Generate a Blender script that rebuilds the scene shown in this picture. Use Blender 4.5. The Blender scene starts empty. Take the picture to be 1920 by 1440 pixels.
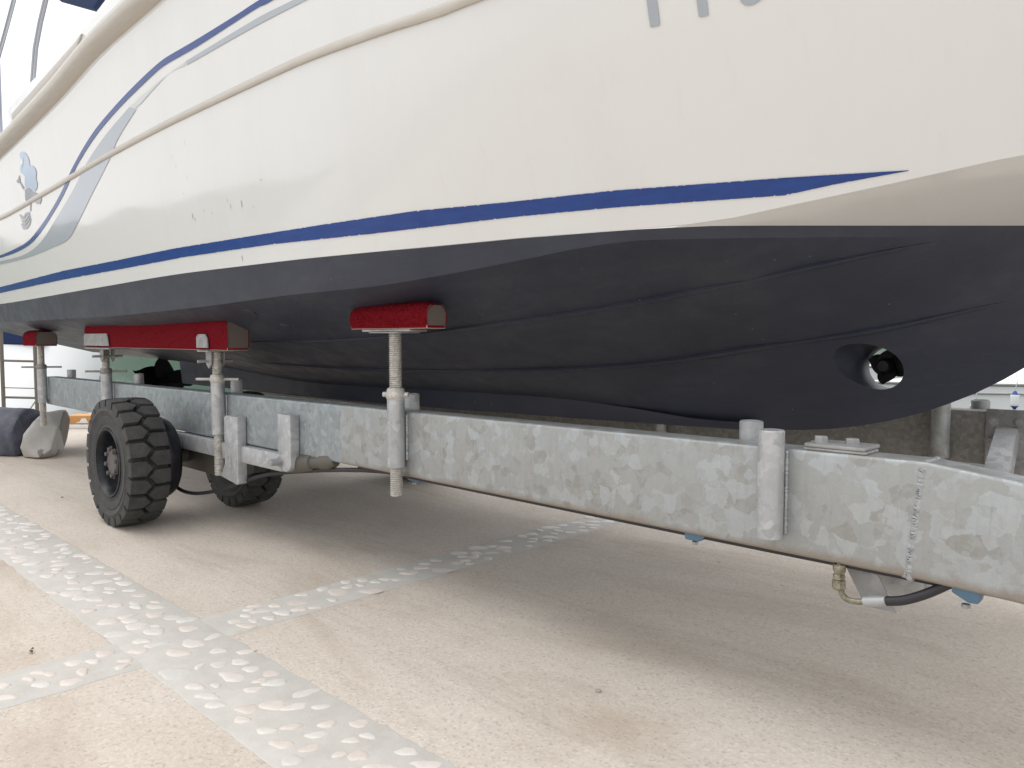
import bpy, bmesh, math, random
from mathutils import Vector, Matrix, noise
from mathutils.bvhtree import BVHTree

S = bpy.context.scene
COL = S.collection
random.seed(7)
R = math.radians

# ------------------------------------------------------------------ camera, sky, sun, exposure
F, EYE, PITCH, AZ = 1442.0, 1.1, math.atan(86/1442.0), R(46)
cd = bpy.data.cameras.new('Camera'); cam = bpy.data.objects.new('Camera', cd); COL.objects.link(cam)
cd.sensor_fit = 'HORIZONTAL'; cd.sensor_width = 36.0; cd.lens = 36.0*F/1920.0
cd.clip_start = 0.05; cd.clip_end = 3000
VD = Vector((-math.cos(AZ)*math.cos(PITCH), math.sin(AZ)*math.cos(PITCH), -math.sin(PITCH)))
VR = Vector((math.sin(AZ), math.cos(AZ), 0)); VU = VR.cross(VD)
CAM = Vector((0, 0, EYE))
cam.matrix_world = Matrix(((VR.x, VU.x, -VD.x, 0), (VR.y, VU.y, -VD.y, 0), (VR.z, VU.z, -VD.z, EYE), (0, 0, 0, 1)))
S.camera = cam

SUN_EL, SUN_AZ = R(72), R(205)          # sun azimuth measured from +X towards +Y
w = bpy.data.worlds.new('World'); S.world = w; w.use_nodes = True
wn = w.node_tree.nodes; wl = w.node_tree.links
bg = wn['Background']; sky = wn.new('ShaderNodeTexSky'); sky.sky_type = 'NISHITA'; sky.sun_disc = False
sky.sun_elevation = SUN_EL; sky.sun_rotation = R(90) - SUN_AZ
sky.air_density = 1.0; sky.dust_density = 9.0; sky.ozone_density = 1.0
hs = wn.new('ShaderNodeHueSaturation'); hs.inputs['Saturation'].default_value = 0.25
wl.new(sky.outputs[0], hs.inputs['Color'])
# thin bright overcast veiling the clear sky
wtc = wn.new('ShaderNodeTexCoord'); wno = wn.new('ShaderNodeTexNoise'); wno.inputs['Scale'].default_value = 2.2; wno.inputs['Detail'].default_value = 5
wl.new(wtc.outputs['Generated'], wno.inputs['Vector'])
wcr = wn.new('ShaderNodeValToRGB'); wl.new(wno.outputs['Fac'], wcr.inputs['Fac'])
wcr.color_ramp.elements[0].position = 0.3; wcr.color_ramp.elements[0].color = (0.80, 0.82, 0.86, 1)
wcr.color_ramp.elements[1].position = 0.7; wcr.color_ramp.elements[1].color = (1.0, 1.0, 1.0, 1)
wvm = wn.new('ShaderNodeVectorMath'); wvm.operation = 'SCALE'; wl.new(wcr.outputs[0], wvm.inputs[0]); wvm.inputs['Scale'].default_value = 9.0
wmx = wn.new('ShaderNodeMix'); wmx.data_type = 'RGBA'; wmx.inputs['Factor'].default_value = 0.75
wl.new(hs.outputs[0], wmx.inputs['A']); wl.new(wvm.outputs[0], wmx.inputs['B']); wl.new(wmx.outputs['Result'], bg.inputs['Color'])
bg.inputs['Strength'].default_value = 0.15
sd = bpy.data.lights.new('Sun', 'SUN'); sun = bpy.data.objects.new('Sun', sd); COL.objects.link(sun)
sd.energy = 0.5; sd.angle = R(60); sd.color = (1.0, 0.975, 0.94)
sv = Vector((math.cos(SUN_AZ)*math.cos(SUN_EL), math.sin(SUN_AZ)*math.cos(SUN_EL), math.sin(SUN_EL)))
sun.rotation_euler = sv.to_track_quat('Z', 'Y').to_euler()
S.view_settings.view_transform = 'Standard'; S.view_settings.look = 'None'
S.view_settings.exposure = 0.29; S.view_settings.gamma = 1.0; S.view_settings.use_curve_mapping = False
S.cycles.max_bounces = 8; S.cycles.diffuse_bounces = 5

# ------------------------------------------------------------------ helpers: pixels of the 1920x1440 photograph to points
def ray(x, y): return (VD*F + VR*(x-960) + VU*(720-y)).normalized()
def atY(x, y, Y): v = ray(x, y); return CAM + v*(Y/v.y)
def atZ(x, y, Z=0.0): v = ray(x, y); return CAM + v*((Z-EYE)/v.z)
def atD(x, y, D): v = ray(x, y); return CAM + v*(D/v.dot(VD))
def colY(x, Y): return atY(x, 634, Y).x              # X of the picture column x on the plane Y
def lerp(a, b, t): return a + (b-a)*t

# ------------------------------------------------------------------ materials
def mat(name, color, rough=0.6, metal=0.0, coat=0.0, spec=0.5):
    m = bpy.data.materials.new(name); m.use_nodes = True
    b = m.node_tree.nodes['Principled BSDF']
    b.inputs['Base Color'].default_value = (*color, 1); b.inputs['Roughness'].default_value = rough
    b.inputs['Metallic'].default_value = metal; b.inputs['Coat Weight'].default_value = coat
    b.inputs['Coat Roughness'].default_value = 0.04; b.inputs['Specular IOR Level'].default_value = spec
    return m
class N:
    def __init__(s, m): s.t = m.node_tree; s.b = s.t.nodes['Principled BSDF']
    def n(s, k, **kw):
        o = s.t.nodes.new(k)
        for a, v in kw.items(): setattr(o, a, v)
        return o
    def l(s, a, b): s.t.links.new(a, b)
    def pos(s, scale=(1, 1, 1)):
        tc = s.n('ShaderNodeNewGeometry'); mp = s.n('ShaderNodeMapping'); s.l(tc.outputs['Position'], mp.inputs['Vector'])
        mp.inputs['Scale'].default_value = scale; return mp.outputs[0]
    def obj(s, scale=(1, 1, 1)):
        tc = s.n('ShaderNodeTexCoord'); mp = s.n('ShaderNodeMapping'); s.l(tc.outputs['Object'], mp.inputs['Vector'])
        mp.inputs['Scale'].default_value = scale; return mp.outputs[0]
    def noise(s, vec, scale, detail=4, rough=0.55, dist=0.0):
        o = s.n('ShaderNodeTexNoise'); s.l(vec, o.inputs['Vector']); o.inputs['Scale'].default_value = scale
        o.inputs['Detail'].default_value = detail; o.inputs['Roughness'].default_value = rough; o.inputs['Distortion'].default_value = dist
        return o
    def ramp(s, fac, stops, interp='LINEAR'):
        o = s.n('ShaderNodeValToRGB'); s.l(fac, o.inputs['Fac']); cr = o.color_ramp; cr.interpolation = interp
        while len(cr.elements) < len(stops): cr.elements.new(0.5)
        for e, (p, c) in zip(cr.elements, stops):
            e.position = p; e.color = (*c, 1) if len(c) == 3 else c
        return o.outputs['Color']
    def mix(s, a, b, fac, blend='MIX'):
        o = s.n('ShaderNodeMix', data_type='RGBA', blend_type=blend)
        for sock, v in ((o.inputs['A'], a), (o.inputs['B'], b), (o.inputs['Factor'], fac)):
            if hasattr(v, 'is_output'): s.l(v, sock)
            elif isinstance(v, (int, float)): sock.default_value = v
            else: sock.default_value = (*v, 1)
        return o.outputs['Result']
    def bump(s, h, strength, dist):
        o = s.n('ShaderNodeBump'); s.l(h, o.inputs['Height']); o.inputs['Strength'].default_value = strength
        o.inputs['Distance'].default_value = dist; s.l(o.outputs[0], s.b.inputs['Normal']); return o
    def math(s, op, a, b=None):
        o = s.n('ShaderNodeMath', operation=op)
        for i, v in enumerate((a, b)):
            if v is None: continue
            if hasattr(v, 'is_output'): s.l(v, o.inputs[i])
            else: o.inputs[i].default_value = v
        return o.outputs[0]
g3 = lambda v: (v, v, v)

def m_galv(name, dark, light, scale=26, rough=0.5, metal=0.45, streak=0.5, dirt=0.35, hem=None):
    m = mat(name, light, rough, metal); n = N(m); p = n.pos()
    w1 = n.noise(p, scale*0.7, 3, 0.6)
    add = n.n('ShaderNodeVectorMath', operation='MULTIPLY_ADD'); n.l(w1.outputs['Color'], add.inputs[0])
    add.inputs[1].default_value = g3(1.5/scale); n.l(p, add.inputs[2])
    v = n.n('ShaderNodeTexVoronoi', feature='F1'); n.l(add.outputs[0], v.inputs['Vector']); v.inputs['Scale'].default_value = scale
    v2 = n.n('ShaderNodeTexVoronoi', feature='F1'); n.l(add.outputs[0], v2.inputs['Vector']); v2.inputs['Scale'].default_value = scale*2.3
    sep = n.n('ShaderNodeSeparateColor'); n.l(v.outputs['Color'], sep.inputs[0])
    sep2 = n.n('ShaderNodeSeparateColor'); n.l(v2.outputs['Color'], sep2.inputs[0])
    big = n.math('ADD', n.math('MULTIPLY', sep.outputs[0], 0.78), n.math('MULTIPLY', sep2.outputs[1], 0.22))
    c = n.ramp(big, [(0.08, tuple(x*0.95 for x in dark)), (0.26, tuple(lerp(a, b, 0.38) for a, b in zip(dark, light))), (0.60, tuple(lerp(a, b, 0.52) for a, b in zip(dark, light))), (0.74, light), (0.95, tuple(min(1, x*1.06) for x in light))])
    st = n.noise(n.pos((9, 9, 1.1)), 6, 5, 0.65)
    c = n.mix(c, tuple(x*0.72 for x in dark), n.math('MULTIPLY', n.ramp(st.outputs[0], [(0.5, g3(0)), (0.75, g3(1))]), streak))
    fine = n.noise(p, 190, 3, 0.7)
    c = n.mix(c, n.ramp(fine.outputs[0], [(0.3, g3(0.55)), (0.7, g3(1.0))]), 0.16, 'MULTIPLY')
    ds = n.noise(p, 7.0, 6, 0.7)
    c = n.mix(c, (0.30, 0.26, 0.21), n.math('MULTIPLY', n.ramp(ds.outputs[0], [(0.55, g3(0)), (0.8, g3(1))]), dirt))
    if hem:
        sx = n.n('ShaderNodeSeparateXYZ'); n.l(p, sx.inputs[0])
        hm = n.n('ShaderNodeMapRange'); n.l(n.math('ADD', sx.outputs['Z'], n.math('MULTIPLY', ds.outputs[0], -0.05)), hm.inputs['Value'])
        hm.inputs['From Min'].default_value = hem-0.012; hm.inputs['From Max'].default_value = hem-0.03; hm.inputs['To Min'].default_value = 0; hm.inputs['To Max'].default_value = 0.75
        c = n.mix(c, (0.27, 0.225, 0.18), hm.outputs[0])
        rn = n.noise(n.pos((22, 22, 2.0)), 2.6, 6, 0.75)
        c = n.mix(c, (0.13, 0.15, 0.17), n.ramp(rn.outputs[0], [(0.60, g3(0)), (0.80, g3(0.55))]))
    n.l(c, n.b.inputs['Base Color'])
    rr = n.math('ADD', n.math('MULTIPLY', sep.outputs[1], 0.22), rough-0.1); n.l(rr, n.b.inputs['Roughness'])
    n.bump(n.noise(p, 60, 4, 0.6).outputs[0], 0.16, 0.004)
    return m
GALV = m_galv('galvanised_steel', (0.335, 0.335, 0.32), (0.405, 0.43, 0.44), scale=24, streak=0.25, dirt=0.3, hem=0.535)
GALV_S = m_galv('galvanised_streaked', (0.28, 0.31, 0.325), (0.37, 0.405, 0.42), scale=32, streak=0.6, dirt=0.2)
GALV_T = m_galv('galvanised_tube', (0.38, 0.39, 0.40), (0.49, 0.495, 0.505), scale=30, rough=0.5, metal=0.4, streak=0.3, dirt=0.15)
GALV_D = m_galv('galvanised_weathered_shaded', (0.20, 0.195, 0.18), (0.28, 0.272, 0.255), scale=60, rough=0.6, metal=0.2, streak=0.3, dirt=0.3)  # weathered far beam, and painted-in shade on the stern nuts
SCREW = m_galv('screw_thread_zinc', (0.42, 0.40, 0.36), (0.58, 0.565, 0.53), scale=70, rough=0.5, metal=0.35, streak=0.3, dirt=0.6)
PLATE = m_galv('plate_zinc', (0.29, 0.29, 0.29), (0.37, 0.37, 0.37), scale=22, rough=0.55, metal=0.3, streak=0.2, dirt=0.15)

# gelcoat
GEL = mat('white_gelcoat', (0.80, 0.79, 0.76), 0.1, 0, 0.0); n = N(GEL); p = n.pos()
c = n.mix((0.705, 0.713, 0.708), (0.65, 0.645, 0.62), n.ramp(n.noise(n.pos((1, 1, 0.28)), 2.2, 6, 0.65).outputs[0], [(0.5, g3(0)), (0.85, g3(0.5))]))
sc_ = n.noise(n.pos((22, 22, 1.5)), 3.0, 5, 0.7)
c = n.mix(c, (0.62, 0.60, 0.56), n.ramp(sc_.outputs[0], [(0.62, g3(0)), (0.88, g3(0.12))]))
dr = n.noise(n.pos((14, 14, 0.5)), 2.0, 4, 0.6)
c = n.mix(c, (0.60, 0.585, 0.54), n.ramp(dr.outputs[0], [(0.58, g3(0)), (0.76, g3(0.13))]))
n.l(c, n.b.inputs['Base Color'])
n.l(n.ramp(n.noise(p, 5, 5, 0.6).outputs[0], [(0.3, g3(0.05)), (0.7, g3(0.13))]), n.b.inputs['Roughness'])
n.bump(n.noise(p, 1.6, 2, 0.5).outputs[0], 0.03, 0.02)
CREAM = mat('cream_moulding', (0.58, 0.52, 0.45), 0.4); n = N(CREAM); p = n.pos((1, 6, 6))
n.l(n.ramp(n.noise(p, 8, 5, 0.6).outputs[0], [(0.3, (0.47, 0.435, 0.385)), (0.7, (0.515, 0.48, 0.43))]), n.b.inputs['Base Color'])
# antifouling paint
ANTI = mat('antifouling_paint', (0.03, 0.033, 0.042), 0.55, spec=0.4); n = N(ANTI); p = n.pos()
c = n.ramp(n.noise(n.pos((1.0, 2.2, 2.2)), 2.4, 7, 0.62).outputs[0], [(0.3, (0.023, 0.027, 0.042)), (0.55, (0.031, 0.035, 0.052)), (0.8, (0.050, 0.055, 0.070))])
st = n.noise(n.pos((0.55, 9, 9)), 7, 6, 0.7)
c = n.mix(c, (0.068, 0.069, 0.074), n.ramp(st.outputs[0], [(0.55, g3(0)), (0.82, g3(0.4))]))
vo = n.n('ShaderNodeTexVoronoi', feature='F1'); n.l(n.pos((1, 1, 0.45)), vo.inputs['Vector']); vo.inputs['Scale'].default_value = 17; vo.inputs['Randomness'].default_value = 1
spk = n.math('LESS_THAN', vo.outputs['Distance'], n.math('MULTIPLY', n.noise(p, 1.7, 2).outputs[0], 0.085))
c = n.mix(c, (0.22, 0.22, 0.22), n.math('MULTIPLY', spk, 0.5))
n.l(c, n.b.inputs['Base Color'])
n.l(n.ramp(n.noise(p, 9, 4).outputs[0], [(0.3, g3(0.36)), (0.7, g3(0.52))]), n.b.inputs['Roughness'])
n.bump(n.noise(p, 260, 3, 0.6).outputs[0], 0.25, 0.0015)
BLUE = mat('blue_vinyl_stripe', (0.012, 0.04, 0.19), 0.22, 0, 0.0); n = N(BLUE)
n.l(n.ramp(n.noise(n.pos((2, 2, 9)), 5, 6, 0.7).outputs[0], [(0.35, (0.004, 0.036, 0.20)), (0.75, (0.008, 0.055, 0.26))]), n.b.inputs['Base Color'])
GREYV = mat('grey_vinyl', (0.36, 0.40, 0.45), 0.22, 0.0, 0.3)
DARKV = mat('dark_grey_vinyl', (0.20, 0.22, 0.25), 0.25, 0.0, 0.3)
WORNV = mat('worn_vinyl', (0.60, 0.63, 0.64), 0.35)
SCUFF = mat('scuff_mark', (0.16, 0.15, 0.14), 0.7)
BLACKIN = mat('dark_plastic', (0.006, 0.006, 0.008), 0.5, spec=0.2)
BRONZE = mat('dark_propeller_metal', (0.006, 0.006, 0.008), 0.75, 0.0, spec=0.04)
NAVY = mat('navy_canvas', (0.012, 0.03, 0.10), 0.8)
POLE = mat('stainless_pole', (0.45, 0.47, 0.52), 0.3, 0.8)
# tyre rubber
RUB = mat('tyre_rubber', (0.05, 0.049, 0.047), 0.75); n = N(RUB); p = n.obj()
c = n.ramp(n.noise(p, 14, 6, 0.7).outputs[0], [(0.3, (0.030, 0.030, 0.032)), (0.6, (0.055, 0.054, 0.052)), (0.85, (0.10, 0.094, 0.086))])
c = n.mix(c, (0.15, 0.115, 0.07), n.ramp(n.noise(p, 5, 5, 0.75).outputs[0], [(0.62, g3(0)), (0.8, g3(0.5))]))
c = n.mix(c, (0.13, 0.125, 0.115), n.ramp(n.noise(p, 38, 6, 0.8).outputs[0], [(0.56, g3(0)), (0.78, g3(0.5))]))
n.l(c, n.b.inputs['Base Color']); n.bump(n.noise(p, 90, 4, 0.7).outputs[0], 0.3, 0.003)
RIM = mat('black_rim_paint', (0.012, 0.015, 0.022), 0.36, spec=0.3); n = N(RIM); p = n.obj()
n.l(n.ramp(n.noise(p, 18, 5, 0.7).outputs[0], [(0.45, (0.008, 0.011, 0.017)), (0.8, (0.04, 0.036, 0.032))]), n.b.inputs['Base Color'])
HUBM = mat('dusty_hub', (0.10, 0.09, 0.085), 0.6)
# carpet
RED = mat('red_carpet', (0.30, 0.012, 0.018), 0.95, spec=0.1); n = N(RED); p = n.pos()
n.l(n.ramp(n.noise(p, 230, 3, 0.7).outputs[0], [(0.3, (0.09, 0.003, 0.007)), (0.6, (0.20, 0.007, 0.014)), (0.8, (0.30, 0.018, 0.025))]), n.b.inputs['Base Color'])
n.bump(n.noise(p, 320, 2).outputs[0], 0.9, 0.004)
BOARD = mat('taupe_pad_core', (0.12, 0.098, 0.085), 0.85)
HOSE = mat('black_hose', (0.022, 0.02, 0.024), 0.5)
BRASS = mat('corroded_fitting', (0.33, 0.29, 0.18), 0.5, 0.5); n = N(BRASS); p = n.pos()
n.l(n.ramp(n.noise(p, 60, 5, 0.75).outputs[0], [(0.35, (0.12, 0.085, 0.05)), (0.55, (0.30, 0.28, 0.21)), (0.75, (0.44, 0.43, 0.37))]), n.b.inputs['Base Color'])
CLAMPB = mat('blue_painted_clamp', (0.09, 0.17, 0.25), 0.4, 0.2)
GRIME = mat('oily_grey_casting', (0.11, 0.10, 0.085), 0.55, 0.2)
# ground
CONC = mat('sandy_exposed_aggregate', (0.5, 0.42, 0.34), 0.85, spec=0.25); n = N(CONC); p = n.pos()
c = n.ramp(n.noise(p, 1.3, 8, 0.62).outputs[0], [(0.28, (0.525, 0.455, 0.38)), (0.5, (0.605, 0.54, 0.46)), (0.75, (0.66, 0.605, 0.535))])
sp = n.noise(p, 150, 3, 0.8)
c = n.mix(c, (0.22, 0.18, 0.15), n.ramp(sp.outputs[0], [(0.24, g3(0.75)), (0.40, g3(0))]))
c = n.mix(c, (0.72, 0.66, 0.58), n.ramp(sp.outputs[0], [(0.60, g3(0)), (0.78, g3(0.6))]))
grit = n.n('ShaderNodeTexVoronoi', feature='F1'); n.l(p, grit.inputs['Vector']); grit.inputs['Scale'].default_value = 120
gs = n.n('ShaderNodeSeparateColor'); n.l(grit.outputs['Color'], gs.inputs[0])
c = n.mix(c, n.ramp(gs.outputs[0], [(0.0, (0.30, 0.25, 0.21)), (0.12, (0.62, 0.54, 0.46)), (0.8, (0.78, 0.72, 0.64)), (1.0, (0.9, 0.86, 0.8))]), 0.62, 'MULTIPLY')
c = n.mix(c, g3(1.0), 0.17)
streaks = n.noise(n.pos((0.8, 5.5, 1)), 1.5, 7, 0.68, 0.6)
c = n.mix(c, (0.27, 0.20, 0.15), n.ramp(streaks.outputs[0], [(0.56, g3(0)), (0.80, g3(0.20))]))
st2 = n.noise(n.pos((0.5, 1.6, 1)), 1.1, 6, 0.7, 0.8)
c = n.mix(c, (0.36, 0.275, 0.205), n.ramp(st2.outputs[0], [(0.52, g3(0)), (0.72, g3(0.5))]))
sv_ = n.n('ShaderNodeTexVoronoi', feature='F1'); n.l(p, sv_.inputs['Vector']); sv_.inputs['Scale'].default_value = 2.3
sx_ = n.n('ShaderNodeSeparateXYZ'); n.l(p, sx_.inputs[0])
for yc_ in (1.67, 2.40):
    dy_ = n.math('ABSOLUTE', n.math('SUBTRACT', n.math('ADD', sx_.outputs['Y'], n.math('MULTIPLY', n.noise(n.pos((0.5, 0.5, 1)), 0.8, 2).outputs[0], 0.25)), yc_+0.12))
    tm_ = n.n('ShaderNodeMapRange'); n.l(dy_, tm_.inputs['Value']); tm_.inputs['From Min'].default_value = 0.12; tm_.inputs['From Max'].default_value = 0.06; tm_.inputs['To Max'].default_value = 0.22
    tn_ = n.ramp(n.noise(n.pos((1.2, 16, 1)), 2.0, 6, 0.75).outputs[0], [(0.42, g3(0)), (0.7, g3(1))])
    c = n.mix(c, (0.24, 0.185, 0.145), n.math('MULTIPLY', tm_.outputs[0], tn_))
spots = n.math('LESS_THAN', sv_.outputs['Distance'], n.math('MULTIPLY', n.noise(p, 14, 4).outputs[0], 0.05))
c = n.mix(c, (0.20, 0.15, 0.11), n.math('MULTIPLY', spots, 0.55))
n.l(c, n.b.inputs['Base Color'])
hgt = n.math('ADD', n.math('MULTIPLY', sp.outputs[0], 0.6), n.math('MULTIPLY', grit.outputs['Distance'], 0.5))
n.bump(hgt, 0.35, 0.0035)
n.l(n.ramp(n.noise(p, 2.2, 5, 0.7).outputs[0], [(0.35, g3(0.9)), (0.7, g3(0.62))]), n.b.inputs['Roughness'])
MORT = mat('grey_mortar', (0.5, 0.49, 0.46), 0.85); n = N(MORT); p = n.pos()
c = n.ramp(n.noise(p, 9, 7, 0.65).outputs[0], [(0.3, (0.49, 0.47, 0.43)), (0.7, (0.575, 0.555, 0.515))])
c = n.mix(c, (0.40, 0.30, 0.18), n.ramp(n.noise(p, 5, 4, 0.6).outputs[0], [(0.62, g3(0)), (0.82, g3(0.4))]))
n.l(c, n.b.inputs['Base Color']); n.bump(n.noise(p, 70, 4, 0.7).outputs[0], 0.35, 0.004)
PEB = mat('pale_pebble', (0.7, 0.63, 0.56), 0.5); n = N(PEB)
at = n.n('ShaderNodeAttribute', attribute_name='tone')
c = n.ramp(at.outputs['Fac'], [(0.0, (0.66, 0.585, 0.525)), (0.35, (0.69, 0.63, 0.575)), (0.7, (0.70, 0.66, 0.61)), (1.0, (0.63, 0.615, 0.58))])
c = n.mix(c, n.ramp(n.noise(n.pos(), 60, 5, 0.7).outputs[0], [(0.3, g3(0.8)), (0.7, g3(1.0))]), 0.6, 'MULTIPLY')
n.l(c, n.b.inputs['Base Color'])
WATER = mat('sea_water', (0.012, 0.045, 0.038), 0.08); n = N(WATER)
n.bump(n.noise(n.pos((1, 1.0, 1)), 1.3, 3, 0.5).outputs[0], 0.35, 0.05)
HILL = mat('scrub_hillside', (0.07, 0.10, 0.045), 0.95); n = N(HILL)
n.l(n.ramp(n.noise(n.pos(), 0.07, 8, 0.7).outputs[0], [(0.35, (0.03, 0.065, 0.04)), (0.6, (0.06, 0.10, 0.06)), (0.78, (0.18, 0.18, 0.14))]), n.b.inputs['Base Color'])
QUAY = mat('quay_stone', (0.40, 0.37, 0.33), 0.9)
WHITEP = mat('white_boat_paint', (0.90, 0.90, 0.89), 0.5, 0, 0.0)
GREYL = mat('grey_rub_line', (0.30, 0.30, 0.29), 0.5)
TARPN = mat('navy_tarp', (0.055, 0.06, 0.085), 0.6); n = N(TARPN)
n.l(n.ramp(n.noise(n.pos(), 7, 6, 0.7).outputs[0], [(0.35, (0.045, 0.05, 0.072)), (0.7, (0.12, 0.125, 0.16))]), n.b.inputs['Base Color'])
TARPG = mat('grey_tarp_underside', (0.42, 0.40, 0.37), 0.75); n = N(TARPG)
n.l(n.ramp(n.noise(n.pos(), 9, 6, 0.7).outputs[0], [(0.3, (0.36, 0.345, 0.32)), (0.65, (0.43, 0.42, 0.395))]), n.b.inputs['Base Color'])
ORANGE = mat('orange_board', (0.62, 0.30, 0.09), 0.6)
WHITEM = mat('white_mark', (0.85, 0.85, 0.83), 0.6)
FBLUE = mat('fender_blue', (0.02, 0.06, 0.32), 0.4)
FWHITE = mat('fender_white', (0.8, 0.8, 0.78), 0.35)
ROPE = mat('rope', (0.6, 0.58, 0.54), 0.9)
WOOD = mat('weathered_steel_rail', (0.17, 0.15, 0.125), 0.6)
STONE = mat('loose_stone', (0.34, 0.31, 0.28), 0.9)
LEAFM = mat('dry_leaf', (0.16, 0.09, 0.04), 0.8)
WELD = m_galv('weld_zinc', (0.33, 0.345, 0.355), (0.42, 0.44, 0.45), scale=80, metal=0.45, streak=0.1, dirt=0.1)

# ------------------------------------------------------------------ object helpers
def link(name, bm, m, parent=None, smooth=40, kind=None):
    me = bpy.data.meshes.new(name); bmesh.ops.recalc_face_normals(bm, faces=bm.faces[:]) if smooth is not None else None
    bm.to_mesh(me); bm.free()
    for x in (m if isinstance(m, (list, tuple)) else [m]): me.materials.append(x)
    if smooth:
        for p_ in me.polygons: p_.use_smooth = True
        me.set_sharp_from_angle(angle=R(smooth))
    o = bpy.data.objects.new(name, me); COL.objects.link(o)
    if parent:
        o.parent = parent; o.matrix_parent_inverse = parent_inv(parent)
    if kind: o['kind'] = kind
    return o
def world_of(o):
    M = o.matrix_basis.copy()
    while o.parent:
        M = o.parent.matrix_basis @ o.matrix_parent_inverse @ M if False else M
        o = o.parent
    return M
def parent_inv(parent):
    return WINV[parent.name] if parent.name in WINV else Matrix.Identity(4)
WINV = {}
def thing(name, label, cat, loc=(0, 0, 0), group=None):
    o = bpy.data.objects.new(name, None); COL.objects.link(o); o.location = loc; o.empty_display_size = 0.2
    o['label'] = label; o['category'] = cat
    if group: o['group'] = group
    WINV[o.name] = Matrix.Translation(loc).inverted()
    return o
def tag(o, label, cat, group=None):
    o['label'] = label; o['category'] = cat
    if group: o['group'] = group
    return o
def BM(): return bmesh.new()
def box(bm, lo, hi, bev=0.0, mi=0, M=None, seg=2):
    r = bmesh.ops.create_cube(bm, size=1.0); vs = r['verts']
    lo, hi = Vector(lo), Vector(hi); c = (lo+hi)/2; s = hi-lo
    for v in vs: v.co = Vector((v.co.x*s.x+c.x, v.co.y*s.y+c.y, v.co.z*s.z+c.z))
    fs = list({f for v in vs for f in v.link_faces})
    if bev:
        es = list({e for v in vs for e in v.link_edges})
        rb = bmesh.ops.bevel(bm, geom=es, offset=bev, segments=seg, affect='EDGES', profile=0.5)
        fs = list(set(rb['faces']) | {f for f in fs if f.is_valid}); vs = list({v for f in fs for v in f.verts})
    for f in fs: f.material_index = mi
    if M:
        for v in vs: v.co = M @ v.co
    return vs
def tube(bm, pts, r, seg=12, mi=0, caps=True, radii=None):
    pts = [Vector(p_) for p_ in pts]; rings = []
    up = Vector((0, 0, 1))
    prev = None
    for i, p_ in enumerate(pts):
        t = (pts[min(i+1, len(pts)-1)] - pts[max(i-1, 0)]).normalized()
        if prev is None:
            a = t.orthogonal().normalized()
        else:
            a = (prev - t*prev.dot(t)).normalized()
        prev = a; b = t.cross(a); rr = radii[i] if radii else r
        rings.append([bm.verts.new(p_ + (a*math.cos(k*2*math.pi/seg) + b*math.sin(k*2*math.pi/seg))*rr) for k in range(seg)])
    for A, B in zip(rings, rings[1:]):
        for k in range(seg):
            f = bm.faces.new((A[k], A[(k+1) % seg], B[(k+1) % seg], B[k])); f.material_index = mi
    if caps:
        for rg in (rings[0], rings[-1]):
            f = bm.faces.new(rg); f.material_index = mi
    return rings
def lathe(bm, prof, c, axis='Z', seg=32, mi=0, closed=False):
    c = Vector(c); rings = []
    for rr, h in prof:
        ring = []
        for k in range(seg):
            a = 2*math.pi*k/seg
            if axis == 'Z': q = Vector((rr*math.cos(a), rr*math.sin(a), h))
            elif axis == 'Y': q = Vector((rr*math.cos(a), h, rr*math.sin(a)))
            else: q = Vector((h, rr*math.cos(a), rr*math.sin(a)))
            ring.append(bm.verts.new(c+q))
        rings.append(ring)
    pairs = list(zip(rings, rings[1:])) + ([(rings[-1], rings[0])] if closed else [])
    for A, B in pairs:
        for k in range(seg):
            f = bm.faces.new((A[k], A[(k+1) % seg], B[(k+1) % seg], B[k])); f.material_index = mi
    return rings
def hexbolt(bm, c, axis, r=0.014, h=0.011, washer=True, mi=0):
    c = Vector(c)
    sgn = -1 if axis.startswith('-') else 1; ax = axis[-1]
    if washer: 
        rg = lathe(bm, [(0.0005, sgn*0.003), (r*1.45, sgn*0.003), (r*1.45, -sgn*0.002)], c, ax, 20, mi)
    rg = lathe(bm, [(0.0005, sgn*(0.003+h)), (r*0.9, sgn*(0.003+h)), (r, sgn*(0.003+h*0.85)), (r, sgn*0.002)], c, ax, 6, mi)
def prism(bm, poly, axis_vec, mi=0):
    """poly: list of 3-D points in one plane; extruded along axis_vec"""
    a = [bm.verts.new(Vector(p_)) for p_ in poly]; b = [bm.verts.new(Vector(p_)+Vector(axis_vec)) for p_ in poly]
    n_ = len(a); fs = [bm.faces.new(a), bm.faces.new(b[::-1])]
    for i in range(n_): fs.append(bm.faces.new((a[i], b[i], b[(i+1) % n_], a[(i+1) % n_])))
    for f in fs: f.material_index = mi
    return fs
def bevel_all(bm, off, seg=2, ang=30):
    bmesh.ops.recalc_face_normals(bm, faces=bm.faces[:])
    es = [e for e in bm.edges if len(e.link_faces) == 2 and e.calc_face_angle(0) > R(ang)]
    bmesh.ops.bevel(bm, geom=es, offset=off, segments=seg, affect='EDGES', profile=0.5)

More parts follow.
